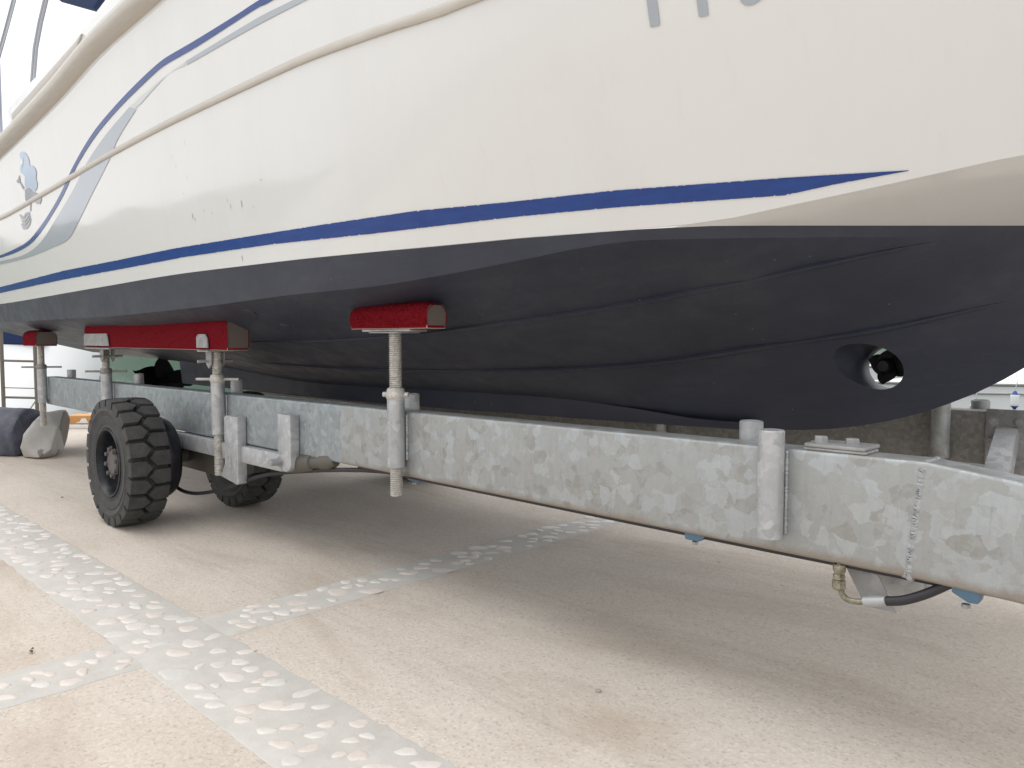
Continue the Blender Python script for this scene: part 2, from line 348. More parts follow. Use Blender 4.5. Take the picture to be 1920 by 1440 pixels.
# ================================================================== SETTING
# quay slab: open land behind and right of the camera, water beyond its two edges
QX, QY = -10.35, 6.2
bm = BM()
def quad(bm, x0, y0, x1, y1, z, mi=0):
    f = bm.faces.new([bm.verts.new((x, y, z)) for x, y in ((x0, y0), (x1, y0), (x1, y1), (x0, y1))]); f.material_index = mi
quad(bm, QX, -900, 900, QY, 0)
link('ground', bm, CONC, None, None, 'structure')
bm = BM(); quad(bm, -1500, -1500, 1500, 1500, -0.85)
link('water', bm, WATER, None, None, 'structure')
bm = BM()
box(bm, (QX-0.5, -900, -3), (QX-0.002, QY+0.5, 0.03), 0.02)
box(bm, (QX+0.002, QY+0.002, -3), (900, QY+0.5, 0.03), 0.02)
link('quay_edge', bm, QUAY, None, 30, 'structure')
def hills(name, a0, a1, dist, h0, seed):
    bm = BM(); nseg = 140; rows = []
    for j, (dd, hh) in enumerate(((0.72, -0.02), (0.86, 0.45), (1.0, 1.0), (1.25, 0.9), (1.6, -0.1))):
        row = []
        for i in range(nseg+1):
            a = lerp(a0, a1, i/nseg)
            hgt = h0*(0.55+0.7*noise.noise(Vector((a*3.1+seed, 0, 0))) + 0.18*noise.noise(Vector((a*17, seed, j))) + 0.06*noise.noise(Vector((a*70, seed, j))))
            edge = min(1, min(i, nseg-i)/26)
            row.append(bm.verts.new((math.cos(a)*dist*dd, math.sin(a)*dist*dd, -2+max(hgt, 2)*hh*edge)))
        rows.append(row)
    for A, B in zip(rows, rows[1:]):
        for i in range(nseg): bm.faces.new((A[i], A[i+1], B[i+1], B[i]))
    return link(name, bm, HILL, None, 60, 'structure')
hills('hills', R(95), R(224), 430, 62, 3.3)

# pebble strips
def strip(name, x0, y0, x1, y1, skip=None, dens=1.0, along='X', zt=0.004):
    bm = BM(); ton = bm.verts.layers.float.new('tone')
    L = (x1-x0) if along == 'X' else (y1-y0); W = (y1-y0) if along == 'X' else (x1-x0)
    def P(s, t, z): return Vector((x0+s, y0+t, z)) if along == 'X' else Vector((x0+t, y0+s, z))
    nn = int(L/0.03); prev = None
    for i in range(nn+1):
        s = L*i/nn
        e0 = 0.010*noise.noise(Vector((s*9, 3, 0))) + 0.006*noise.noise(Vector((s*30, 5, 0)))
        e1 = 0.010*noise.noise(Vector((s*9, 13, 0))) + 0.006*noise.noise(Vector((s*30, 15, 0)))
        cur = [bm.verts.new(P(s, t, z)) for t, z in ((e0-0.008, 0.0005), (e0, zt), (W+e1, zt), (W+e1+0.008, 0.0005))]
        if prev:
            for k in range(3): bm.faces.new((prev[k], prev[k+1], cur[k+1], cur[k]))
        prev = cur
    placed = []; tries = 0
    target = int(L*W*112*dens)
    while len(placed) < target and tries < target*60:
        tries += 1
        s, t = random.uniform(0.03, L-0.03), random.uniform(0.012, W-0.012)
        q = P(s, t, 0)
        a = random.choice((random.uniform(0.030, 0.046), random.uniform(0.024, 0.035), random.uniform(0.036, 0.058))); b = a*random.uniform(0.52, 0.85)
        if skip and skip[0]-0.02 < q.x < skip[1]+0.02 and skip[2]-0.02 < q.y < skip[3]+0.02: continue
        if min(t, W-t) < b*0.8: continue
        if any((s-s2)**2+(t-t2)**2 < ((r1+(a+b)/2)*0.98)**2 for s2, t2, r1 in placed if abs(s-s2) < 0.14): continue
        placed.append((s, t, (a+b)/2))
        th = random.gauss(0.70, 0.40)
        ph = [random.uniform(0, 6.28) for _ in range(3)]; tone = random.random(); rings = []
        hh = random.uniform(0.002, 0.005); M_ = 14
        for rr, z in ((1.0, 0.0035), (0.93, 0.6*hh+0.003), (0.72, 0.88*hh+0.004), (0.38, hh+0.004)):
            ring = []
            for k in range(M_):
                u = 2*math.pi*k/M_
                k_ = 1+0.10*math.sin(2*u+ph[0])+0.12*math.sin(3*u+ph[1])+0.055*math.sin(5*u+ph[2])+0.03*math.sin(7*u+ph[0]*2)
                lx, ly = a*rr*k_*math.cos(u), b*rr*k_*math.sin(u)
                v = bm.verts.new((q.x+lx*math.cos(th)-ly*math.sin(th), q.y+lx*math.sin(th)+ly*math.cos(th), z)); v[ton] = tone
                ring.append(v)
            rings.append(ring)
        for A, B in zip(rings, rings[1:]):
            for k in range(M_):
                f = bm.faces.new((A[k], A[(k+1) % M_], B[(k+1) % M_], B[k])); f.material_index = 1
        f = bm.faces.new(rings[-1]); f.material_index = 1
    return link(name, bm, [MORT, PEB], None, 50, 'structure')
AX = (0.955, 1.268)
strip('cobble_strip', -10.3, AX[0], 1.2, AX[1], None, 1.0, 'X')
strip('cobble_strip', -2.925, AX[1]-0.025, -2.69, 6.1, (-4, 0, 0, AX[1]), 1.0, 'Y', 0.0035)
strip('cobble_strip', -2.90, -2.0, -2.64, AX[0]+0.025, (-4, 0, AX[0], 3), 1.0, 'Y', 0.0035)

# ================================================================== MOTOR BOAT
YC = 2.85
boat = thing('motor_boat', 'large white motor boat with blue boot stripe and black antifouled bottom resting on the trailer', 'boat', (-4.5, YC, 0.72))
def interp(pts, key=0):
    """monotone-ish cubic (pchip) through sorted control points, returns function of x -> tuple of the others"""
    pts = sorted(pts, key=lambda q: q[0]); xs = [q[0] for q in pts]; m_ = len(pts[0])-1; n_ = len(pts)
    ds = []
    for c in range(1, m_+1):
        dl = [(pts[i+1][c]-pts[i][c])/(xs[i+1]-xs[i]) for i in range(n_-1)]
        d = [dl[0]]
        for i in range(1, n_-1):
            d.append(0 if dl[i-1]*dl[i] <= 0 else 2/(1/dl[i-1]+1/dl[i]))
        d.append(dl[-1]); ds.append(d)
    def f(x):
        if x <= xs[0]: i = 0
        elif x >= xs[-1]: i = n_-2
        else: i = max(j for j in range(n_-1) if xs[j] <= x)
        h = xs[i+1]-xs[i]; t = min(max((x-xs[i])/h, 0), 1); out = []
        for c in range(m_):
            y0, y1, d0, d1 = pts[i][c+1], pts[i+1][c+1], ds[c][i]*h, ds[c][i+1]*h
            out.append((2*t**3-3*t*t+1)*y0+(t**3-2*t*t+t)*d0+(-2*t**3+3*t*t)*y1+(t**3-t*t)*d1)
        return tuple(out)
    return f
XT = -9.09
# plan-view half widths (Y of the near side) for each long line of the hull
planW0 = interp([(-9.5, 1.74), (-5, 1.70), (-3, 1.73), (-2, 1.83), (-1.13, 2.0), (-0.4, 2.22), (0.1, 2.48), (0.5, YC)])
def traceY(pix, plan, it=30):
    out = []
    for x, y in pix:
        Y = 1.8
        for _ in range(it): Y = plan(atY(x, y, Y).x)[0]
        out.append(tuple(atY(x, y, Y)))
    return out
w0 = traceY([(-40, 572.5), (0, 569.5), (175, 540), (350, 511), (547, 487.5), (693, 473), (850, 458.5), (1000, 444), (1162, 431), (1300, 420), (1337, 415), (1500, 381), (1700, 338), (1920, 290)], planW0)
ZW = w0[10][2] - 0.010
w0 = [(XT, 1.745, w0[0][2]-0.01)] + w0 + [(0.1, 2.47, 1.60), (0.5, YC, 1.66)]
w1 = [(a, b+0.001, c_-0.002) for a, b, c_ in w0[:10]]
w1 += [(w0[11-1][0]+0.0, w0[10][1]+0.006, ZW)]
for x in (1450, 1560, 1700, 1820, 1920):
    w1.append(tuple(atZ(x, 423, ZW)))
lx, ly, lz = w1[-1]
w1 += [(lx+0.12, ly+0.11, ZW), (lx+0.24, YC, ZW)]
planC = interp([(-9.5, 1.785), (-5, 1.735), (-3, 1.76), (-2, 1.85), (-1.5, 1.925), (-1.2, 2.0)])
ch = traceY([(-40, 606), (0, 604), (175, 595), (346, 579), (547, 553), (693, 538), (830, 516), (1000, 483), (1094, 464)], planC)
ch = [(XT, 1.79, ch[0][2]-0.01)] + ch
fw1 = interp(w1)
def on_w1(px, py, dy):
    Y = 2.0
    for _ in range(40): Y = fw1(atY(px, py, Y).x)[0]+dy
    return tuple(atY(px, py, Y))
for x, y in ((1190, 451), (1337, 447), (1450, 446), (1560, 445), (1700, 444.5), (1820, 444), (1920, 444)):
    ch.append(on_w1(x, y, 0.012))
ch += [(ch[-1][0]+0.11, ch[-1][1]+0.11, ch[-1][2]), (lx+0.225, YC, ch[-1][2])]
kl = [tuple(atY(x, y, YC)) for x, y in ((174, 660), (300, 673), (420, 690), (620, 724), (1000, 749), (1200, 777), (1344, 800), (1450, 806), (1560, 804), (1640, 794), (1725, 775), (1790, 753), (1846, 730), (1920, 690))]
lk = kl[-1]
kl += [(lk[0]+0.16, YC, lk[2]+0.13), (lk[0]+0.30, YC, ch[-1][2]-0.015)]
st = traceY([(-40, 427), (0, 409), (80, 364), (212, 286), (347, 215), (541, 123), (712, 57), (850, 10)], interp([(-9.5, 1.66), (-5, 1.625), (-2, 1.64), (0, 1.9)]))
st = [(XT, 1.665, st[0][2]-0.01)] + st + [(-0.4, 1.93, st[-1][2]+0.05), (0.4, 2.32, st[-1][2]+0.12), (0.92, YC, st[-1][2]+0.18)]
sh = traceY([(-40, 330), (0, 292), (104, 189), (194, 90), (295, 0)], interp([(-9.5, 1.61), (-5, 1.575), (-2, 1.57), (0, 1.8)]))
shz = sh[-1][2]
sh = [(XT, 1.615, sh[0][2]-0.06)] + sh + [(-2.5, 1.60, shz+0.10), (-1.0, 1.75, shz+0.18), (0.2, 2.15, shz+0.24), (0.85, 2.5, shz+0.28), (1.15, YC, shz+0.30)]
curves = [sh, st, w0, w1, ch, kl]
U = [i/60 for i in range(61)]
US = [1-(1-u)**1.5 for u in U]                                  # denser towards the bow
def sample(ctrl):
    f = interp(ctrl); xs = ctrl[-1][0]
    return [Vector((XT+(xs-XT)*u, *f(XT+(xs-XT)*u))) for u in US]
lines = [sample(c_) for c_ in curves]
def mid(A, B, t, bulge, sgn=1):                                # bulged line between two lines (fullness of a section)
    return [a.lerp(b, t) + Vector((0, -bulge*math.sin(math.pi*min(1, max(0, (1-u)*2.2)))*0.5 if sgn == 0 else -bulge*min(1, (1-u)*3), 0)) for a, b, u in zip(A, B, US)]
L = [lines[0], mid(lines[0], lines[1], 0.5, 0.012), lines[1], mid(lines[1], lines[2], 0.35, 0.014), mid(lines[1], lines[2], 0.7, 0.012), lines[2], lines[3], lines[4]]
def sstep(a, b, x): x = min(1, max(0, (x-a)/(b-a))); return x*x*(3-2*x)
for t in (0.125, 0.25, 0.375, 0.5, 0.625, 0.75, 0.875):          # slightly full aft, hollow V at the forefoot
    ln = []
    for a, b in zip(lines[4], lines[5]):
        k_ = sstep(-2.9, -1.3, a.x); hw = YC-a.y
        ln.append(a.lerp(b, t) + Vector((0, (-0.03*(1-k_)*min(1, hw) + 0.195*hw*k_)*math.sin(math.pi*t), 0)))
    L.append(ln)
L.append(lines[5])
def hull_bm(full=True):
    bm = BM(); rows = []
    for ln in L: rows.append([bm.verts.new(p_) for p_ in ln])
    rows2 = [[bm.verts.new((p_.x, 2*YC-p_.y, p_.z)) for p_ in ln] for ln in L]
    for RR in (rows, rows2):
        for j in range(len(L)-1):
            mi = 0 if j < 5 else 2 if j == 5 else 1
            for i in range(len(US)-1):
                q = (RR[j][i], RR[j][i+1], RR[j+1][i+1], RR[j+1][i])
                f = bm.faces.new(q if RR is rows else q[::-1]); f.material_index = mi
    for i in range(len(US)-1):                                  # deck
        bm.faces.new((rows[0][i], rows2[0][i], rows2[0][i+1], rows[0][i+1]))
    for j in range(len(L)-1):                                   # transom
        f = bm.faces.new((rows[j][0], rows[j+1][0], rows2[j+1][0], rows2[j][0])); f.material_index = 0 if j < 6 else 1
    bmesh.ops.remove_doubles(bm, verts=bm.verts[:], dist=0.0004)
    bmesh.ops.dissolve_degenerate(bm, edges=bm.edges[:], dist=0.0003)
    bmesh.ops.recalc_face_normals(bm, faces=bm.faces[:])
    return bm
bmh = hull_bm()
TREE = BVHTree.FromBMesh(bmh)
def hit(x, y):
    v = ray(x, y); loc, nor, idx, dist = TREE.ray_cast(CAM, v)
    if loc is None: return None
    if nor.dot(v) > 0: nor = -nor
    return loc, nor
def side_hit(X, Z):
    loc, nor, idx, dist = TREE.ray_cast(Vector((X, -1, Z)), Vector((0, 1, 0)))
    if loc is None: return None
    if nor.y > 0: nor = -nor
    return loc, nor
GELU = GEL.copy(); hull = link('hull', bmh, [GEL, ANTI, GELU], boat, 28)
# bow thruster tunnel cut through the forefoot
th = hit(1646, 691)[0]
cut = BM(); rings_ = []; DH = YC-th.y
for d_, t in ((-DH-0.16, 1.9), (-DH-0.10, 1.45), (-DH-0.05, 1.1), (-DH, 0.75), (-DH*0.75, 0.42), (-DH*0.5, 0.16), (-DH*0.2, 0.0)):
    rings_.append((d_, t))
rings_ += [(-a, b) for a, b in rings_[::-1]]
prev = None
for d_, t in rings_:                                             # tunnel with mouths flared out aft
    cur = [cut.verts.new((th.x-0.022*t+(0.073+0.026*t)*math.cos(2*math.pi*k/48), YC+d_, th.z+(0.072+0.010*t)*math.sin(2*math.pi*k/48))) for k in range(48)]
    if prev:
        for k in range(48): cut.faces.new((prev[k], prev[(k+1) % 48], cur[(k+1) % 48], cur[k]))
    else: cut.faces.new(cur)
    prev = cur
cut.faces.new(prev)
bmesh.ops.remove_doubles(cut, verts=cut.verts[:], dist=0.002); bmesh.ops.recalc_face_normals(cut, faces=cut.faces[:])
def boolean(target, bmcut, m):
    me = bpy.data.meshes.new('cutter'); bmcut.to_mesh(me); bmcut.free(); me.materials.append(m)
    o = bpy.data.objects.new('cutter', me); COL.objects.link(o)
    md = target.modifiers.new('b', 'BOOLEAN'); md.object = o; md.operation = 'DIFFERENCE'; md.solver = 'EXACT'
    try: md.material_mode = 'TRANSFER'
    except Exception: pass
    dg = bpy.context.evaluated_depsgraph_get(); new = bpy.data.meshes.new_from_object(target.evaluated_get(dg))
    target.modifiers.clear(); target.data = new; bpy.data.objects.remove(o)
boolean(hull, cut, ANTI)
for p_ in hull.data.polygons: p_.use_smooth = True
hull.data.set_sharp_from_angle(angle=R(28))
eb = BM(); eb.from_mesh(hull.data)
for e in eb.edges:
    if len(e.link_faces) == 2 and e.link_faces[0].material_index != e.link_faces[1].material_index: e.smooth = False
eb.to_mesh(hull.data); eb.free()
for i_, m_ in enumerate(hull.data.materials):
    if m_ == GELU: hull.data.materials[i_] = GEL

# ---- strips laid on the hull
def hull_pts(pix, off, step=14):
    out = []
    for (x0, y0), (x1, y1) in zip(pix, pix[1:]):
        k = max(1, int(math.hypot(x1-x0, y1-y0)/step))
        for i in range(k): out.append((lerp(x0, x1, i/k), lerp(y0, y1, i/k)))
    out.append(pix[-1]); res = []
    for x, y in out:
        h = hit(x, y)
        if h: res.append((h[0]+h[1]*off, h[1]))
    return res
def resample(pix, k):
    d = [0]
    for a, b in zip(pix, pix[1:]): d.append(d[-1]+math.hypot(a[0]-b[0], a[1]-b[1]))
    out = []
    for i in range(k+1):
        t = d[-1]*i/k; j = max(q for q in range(len(d)) if d[q] <= t+1e-9); j = min(j, len(pix)-2)
        f = (t-d[j])/max(1e-9, d[j+1]-d[j]); out.append((lerp(pix[j][0], pix[j+1][0], f), lerp(pix[j][1], pix[j+1][1], f)))
    return out
def smooth_path(pix, k=8):
    out = []
    P_ = [Vector((*q, 0)) for q in pix]
    for i in range(len(P_)-1):
        a, b, c_, d = P_[max(i-1, 0)], P_[i], P_[i+1], P_[min(i+2, len(P_)-1)]
        for j in range(k):
            t = j/k
            q = 0.5*((2*b)+(c_-a)*t+(2*a-5*b+4*c_-d)*t*t+(3*b-a-3*c_+d)*t**3); out.append((q.x, q.y))
    out.append(pix[-1]); return out
def ribbon(name, up, lo, m, off=0.0025, k=160, ragged=0.0, rows=3, smoothed=True, parent=None):
    if smoothed: up, lo = smooth_path(up), smooth_path(lo)
    up, lo = resample(up, k), resample(lo, k); bm = BM(); prev = None
    for i, (a, b) in enumerate(zip(up, lo)):
        ja = ragged*max(0, noise.noise(Vector((i*0.9, 1, 0))) + 0.8*noise.noise(Vector((i*0.31, 2, 0)))-0.15)
        jb = ragged*max(0, noise.noise(Vector((i*0.9, 11, 0))) + 0.8*noise.noise(Vector((i*0.31, 12, 0)))-0.15)
        cur = []
        for r_ in range(rows+1):
            t = lerp(min(0.45, ja), 1-min(0.45, jb), r_/rows); h = hit(lerp(a[0], b[0], t), lerp(a[1], b[1], t))
            cur.append(bm.verts.new(h[0]+h[1]*off) if h else None)
        if prev:
            for r_ in range(rows):
                q = (prev[r_], prev[r_+1], cur[r_+1], cur[r_])
                if None not in q: bm.faces.new(q)
        prev = cur
    return link(name, bm, m, parent or boat, 60)
ribbon('boot_stripe', [(-40, 544), (0, 538.5), (120, 507.5), (215, 489), (328, 465.6), (474, 442), (612, 420), (781, 395), (960, 378), (1150, 357), (1471, 333), (1551, 328), (1703, 319)],
       [(-40, 556), (0, 549.5), (120, 524), (230, 504), (346, 482), (510, 458), (700, 438), (960, 407), (1150, 389), (1471, 366), (1567, 345), (1631, 333), (1704, 320)], BLUE, k=640, ragged=0.09, smoothed=False)
ribbon('wave_stripe', [(-30, 488), (0, 479), (28, 467), (52, 453), (69, 434), (91, 403), (115, 361), (139, 309), (174, 250), (215, 200), (260, 153), (302, 115), (330, 97), (368, 75), (444, 28), (487, 0), (640, -95)],
       [(-30, 494), (0, 484), (31, 473), (57, 458), (75, 438), (97, 405), (120, 365), (146, 309), (181, 254), (222, 205), (269, 158), (306, 125), (347, 101), (382, 80), (480, 17), (513, 0), (670, -95)], BLUE, ragged=0.04)
gu = [(-30, 498), (0, 490), (45, 478), (76, 455), (104, 413), (139, 354), (163, 306), (198, 254), (243, 201)]
gl = [(-30, 503), (0, 496), (52, 483), (97, 465), (129, 448), (149, 413), (172, 366), (208, 295), (222, 260), (256, 205)]
ribbon('wave_stripe', gu, gl, GREYV)
ribbon('wave_stripe', [(245, 199), (295, 155), (347, 116)], [(257, 203), (313, 142), (347, 123)], WORNV, k=60, ragged=0.7)
ribbon('wave_stripe', [(349, 115), (480, 36), (551, 0), (720, -85)], [(351, 122), (480, 49), (575, 0), (740, -85)], GREYV, k=60)
# registration figures
def stroke_poly(name, polys, m, off=0.003):
    bm = BM()
    for poly in polys:
        vs = []
        for x, y in poly:
            h = hit(x, y)
            if h: vs.append(bm.verts.new(h[0]+h[1]*off))
        if len(vs) > 2: bm.faces.new(vs)
    bmesh.ops.triangulate(bm, faces=bm.faces[:])
    return link(name, bm, m, boat, 60)
stroke_poly('registration_number', [[(1220, 51), (1238, 47.5), (1231, -10), (1212, -60), (1193, -56), (1212, -6)]], GREYV)
stroke_poly('registration_number', [[(1311, 32), (1329, 29), (1322, -30), (1303, -80), (1284, -76), (1303, -26)]], GREYV)
zero = BM()
ringo, ringi = [], []
for k in range(28):
    a = 2*math.pi*k/28
    for lst, rx, ry in ((ringo, 32, 48), (ringi, 16, 32)):
        x = 1419+rx*math.cos(a)-12*math.sin(a); y = -38+ry*math.sin(a)-5*math.cos(a); h = hit(x, y)
        lst.append(zero.verts.new(h[0]+h[1]*0.003))
for k in range(28): zero.faces.new((ringo[k], ringo[(k+1) % 28], ringi[(k+1) % 28], ringi[k]))
link('registration_number', zero, GREYV, boat, 60)
# mermaid emblem (flat vinyl, plain silhouette)
z6 = lambda pts: [(x*0.1875, 230+y*0.1875) for x, y in pts]
def fill_poly(name, polys, m, off=0.003):
    bm = BM()
    for poly in polys:
        vs = []
        for x, y in poly:
            h = hit(x, y); vs.append(bm.verts.new(h[0]+h[1]*off))
        f = bm.faces.new(vs); bmesh.ops.triangulate(bm, faces=[f], ngon_method='EAR_CLIP')
    return link(name, bm, m, boat, 60)
LBLUEV = mat('pale_blue_vinyl', (0.33, 0.45, 0.60), 0.25, 0, 0.3)
fill_poly('mermaid_emblem', [
    z6([(212, 290), (198, 315), (205, 352), (228, 380), (232, 410), (210, 425), (203, 470), (215, 505), (240, 520), (252, 545), (250, 620), (262, 660), (300, 655), (352, 690), (374, 655), (378, 600), (362, 560), (370, 500), (356, 455), (330, 432), (302, 430), (298, 385), (280, 335), (250, 298)])], LBLUEV)
fill_poly('mermaid_emblem', [
    z6([(196, 520), (186, 560), (168, 585), (186, 608), (196, 590), (236, 672), (244, 650), (206, 590), (202, 545)]),
    z6([(252, 668), (258, 775), (280, 795), (300, 770), (345, 775), (366, 812), (405, 815), (420, 770), (415, 735), (372, 706), (330, 690), (290, 655)]),
    z6([(290, 792), (302, 840), (303, 885), (313, 885), (314, 800)])], DARKV, 0.0034)
fill_poly('mermaid_emblem', [
    z6([(300, 893), (262, 900), (236, 940), (196, 915), (216, 965), (240, 962), (268, 922), (302, 905)]),
    z6([(302, 912), (275, 930), (250, 968), (216, 975), (228, 1000), (255, 992), (285, 950), (303, 925)]),
    z6([(306, 930), (285, 965), (258, 1000), (218, 1010), (222, 1040), (256, 1025), (290, 985), (308, 945)]),
    z6([(312, 950), (300, 990), (262, 1030), (226, 1048), (240, 1068), (275, 1060), (303, 1020), (315, 965)])], DARKV, 0.0034)
# scuffs
bm = BM()
for x, y, ln, w_ in ((361, 399, 14, 1.0), (366, 408, 8, .8), (453, 375, 17, 1.2), (432, 381, 13, .7), (426, 372, 9, .6), (398, 397, 5, .9), (383, 392, 8, .5), (344, 362, 3, 1), (476, 387, 4, .7),
                     (454, 479, 12, 1.2), (489, 336, 3, 2.2), (322, 290, 10, .4), (330, 308, 12, .4), (1000, 397, 5, 1), (346, 262, 12, .5), (351, 330, 9, .4)):
    vs = [hit(x+a*w_*0.55+b*1.5, y+b*ln) for a, b in ((-0.6, 0), (0.5, 0.08), (1, 0.6), (0.2, 1))]
    bm.faces.new([bm.verts.new(h[0]+h[1]*0.0024) for h in vs])
link('scuffs', bm, SCUFF, boat, None)['kind'] = 'stuff'
# mouldings running along the side
def moulding(name, pts, half_h, depth, m, seg=6, prof=None, taper=0):
    bm = BM(); rings = []; HH, DD = half_h, depth
    for i, (p_, nrm) in enumerate(pts):
        t = (pts[min(i+1, len(pts)-1)][0]-pts[max(i-1, 0)][0]).normalized(); up = nrm.cross(t).normalized()
        if up.z < 0: up = -up
        if taper:
            k_ = min(1, (i+0.6)/taper, (len(pts)-0.4-i)/taper); half_h, depth = HH*(0.3+0.7*k_), DD*k_+0.004
        if prof: cs = prof
        else: cs = [(math.cos(math.pi*k/seg), math.sin(math.pi*k/seg)) for k in range(seg+1)]
        rings.append([bm.verts.new(p_ + up*(a*half_h) + nrm*(b*depth-0.004)) for a, b in cs])
    for A, B in zip(rings, rings[1:]):
        for k in range(len(A)-1): bm.faces.new((A[k], A[k+1], B[k+1], B[k]))
    for rg in (rings[0], rings[-1]): bm.faces.new(rg)
    return link(name, bm, m, boat, 50)
stf = interp(st); xs_ = [lerp(XT+0.02, 0.72, i/90) for i in range(91)]
pts = []
for X in xs_:
    h = side_hit(X, stf(X)[1])
    if h: pts.append(h)
moulding('side_moulding', pts, 0.020, 0.015, CREAM, prof=[(1.0, 0), (0.8, 0.5), (0.2, 0.9), (-0.5, 1.0), (-0.85, 0.8), (-1, 0)])
shf = interp(sh); pts = []
for i in range(101):
    X = lerp(XT+0.01, 1.1, i/100); Y_, Z_ = shf(X); pts.append((Vector((X, Y_+0.01, Z_+0.045)), Vector((0, -1, 0.15)).normalized()))
moulding('rub_rail', pts, 0.065, 0.075, CREAM, prof=[(1.0, 0), (0.95, 0.55), (0.6, 0.95), (0.1, 1.0), (-0.5, 0.85), (-0.9, 0.45), (-1, 0)])
# spray rails on the bottom
def spray(pix):
    pts = hull_pts(smooth_path(pix), 0.0, 16)
    for _ in range(30):
        pts = [pts[0]]+[((a[0]+b[0]*2+c_[0])/4, ((a[1]+b[1]*2+c_[1])/4).normalized()) for a, b, c_ in zip(pts, pts[1:], pts[2:])]+[pts[-1]]
    moulding('spray_rail', pts, 0.019, 0.013, ANTI, prof=[(1.0, 0.0), (0.92, 0.85), (0.6, 1.0), (-0.2, 0.55), (-1.0, 0.1)], taper=24)
spray([(330, 645), (466, 641), (587, 641), (666, 638), (759, 631), (869, 615), (1000, 600), (1125, 581), (1250, 559), (1375, 534), (1500, 507), (1598, 487), (1697, 466), (1784, 451)])
spray([(370, 668), (456, 677), (587, 687), (681, 693), (759, 696), (869, 696), (1000, 694), (1125, 691), (1250, 680), (1375, 662), (1500, 641), (1631, 625), (1741, 601), (1850, 577), (1915, 563)])
# keel bar (skeg)
bm = BM(); prev = None
kf = interp(kl); xa, xb = atY(347, 690, YC).x, atY(1420, 800, YC).x
kzb = interp([(xa, atY(345, 712, YC).z-0.03), (-5.5, 0.70), (-4.2, 0.695), (atY(1000, 777, YC).x, atY(1000, 777, YC).z), (atY(1160, 789, YC).x, atY(1160, 789, YC).z), (xb, kf(xb)[1]-0.003)])
for i in range(41):
    X = lerp(xa, xb, i/40); zt = kf(X)[1]+0.03; zb = kzb(X)[0]
    cur = [bm.verts.new((X+(0.02 if zz < zt-0.05 and i == 0 else 0), YC+s*hw, zz)) for s, hw, zz in ((-1, 0.05, zt), (-1, 0.036, zb+0.01), (-1, 0.026, zb), (1, 0.026, zb), (1, 0.036, zb+0.01), (1, 0.05, zt))]
    if prev:
        for k in range(5): bm.faces.new((prev[k], prev[k+1], cur[k+1], cur[k]))
    else: bm.faces.new(cur)
    prev = cur
bm.faces.new(prev[::-1])
link('keel', bm, ANTI, boat, 35)
# propeller on the shaft, rudder behind
pp = atY(303, 712, YC)
def blade(bm, c, ang, rad, wid, axis, twist=0.5, mi=0):
    c = Vector(c); ax = Vector(axis).normalized(); e1 = ax.orthogonal().normalized(); e2 = ax.cross(e1)
    rd = e1*math.cos(ang)+e2*math.sin(ang); tg = ax.cross(rd); rows = []
    for i in range(9):
        t = i/8; r_ = lerp(0.12*rad, rad, t); hw = wid*math.sin(math.pi*min(1, 0.22+0.73*t))**0.8*(1 if t < 0.999 else 0.4)
        d_ = (tg*math.cos(twist)+ax*math.sin(twist)); row = []
        for s in (-1, -0.5, 0, 0.5, 1): row.append(c+rd*(r_-abs(s)*0.12*rad*t)+d_*(s*hw)+tg*(0.25*rad*t*t))
        rows.append(row)
    nrm = (tg*-math.sin(twist)+ax*math.cos(twist))
    for side in (1, -1):
        V_ = [[bm.verts.new(q+nrm*side*0.004) for q in row] for row in rows]
        for A, B in zip(V_, V_[1:]):
            for k in range(4):
                f = bm.faces.new((A[k], A[k+1], B[k+1], B[k])); f.material_index = mi
bm = BM()
for a in (0.35, 1.61, 2.86, 4.12, 5.38): blade(bm, pp+Vector((0, 0, -0.04)), a, 0.27, 0.14, (1, 0, 0.1), 0.45)
lathe(bm, [(0.001, -0.10), (0.028, -0.09), (0.05, 0.0), (0.048, 0.09), (0.001, 0.10)], pp+Vector((0, 0, -0.04)), 'X', 24)
prop = link('propeller', bm, BRONZE, boat, 40)
bm = BM(); tube(bm, [pp+Vector((0.05, 0, -0.04)), Vector((xa+0.1, YC, pp.z-0.01))], 0.022, 14)
link('propeller_shaft', bm, BRONZE, boat, 40)
# thruster propeller inside the tunnel
bm = BM(); tc = Vector((th.x+0.004, YC-0.01, th.z+0.008))
for k in range(4): blade(bm, tc, k*math.pi/2+0.8, 0.070, 0.036, (0, 1, 0), 0.35)
lathe(bm, [(0.001, -0.06), (0.018, -0.058), (0.026, -0.045), (0.026, 0.06), (0.001, 0.065)], tc, 'Y', 20)
tube(bm, [tc+Vector((0, 0.045, 0.0)), tc+Vector((0, 0.045, 0.073))], 0.014, 10)
link('thruster_propeller', bm, BLACKIN, boat, 40)
# through-hull fittings on the bottom
for x, y in ((470, 586), (536, 612), (390, 668)):
    h = hit(x, y); bm = BM(); lathe(bm, [(0.001, 0.006), (0.018, 0.007), (0.030, 0.004), (0.032, -0.004)], (0, 0, 0), 'Z', 20)
    for v in bm.verts: v.co = h[0] + h[1].to_track_quat('Z', 'Y').to_matrix() @ v.co
    link('through_hull_fitting', bm, ANTI, boat, 40)
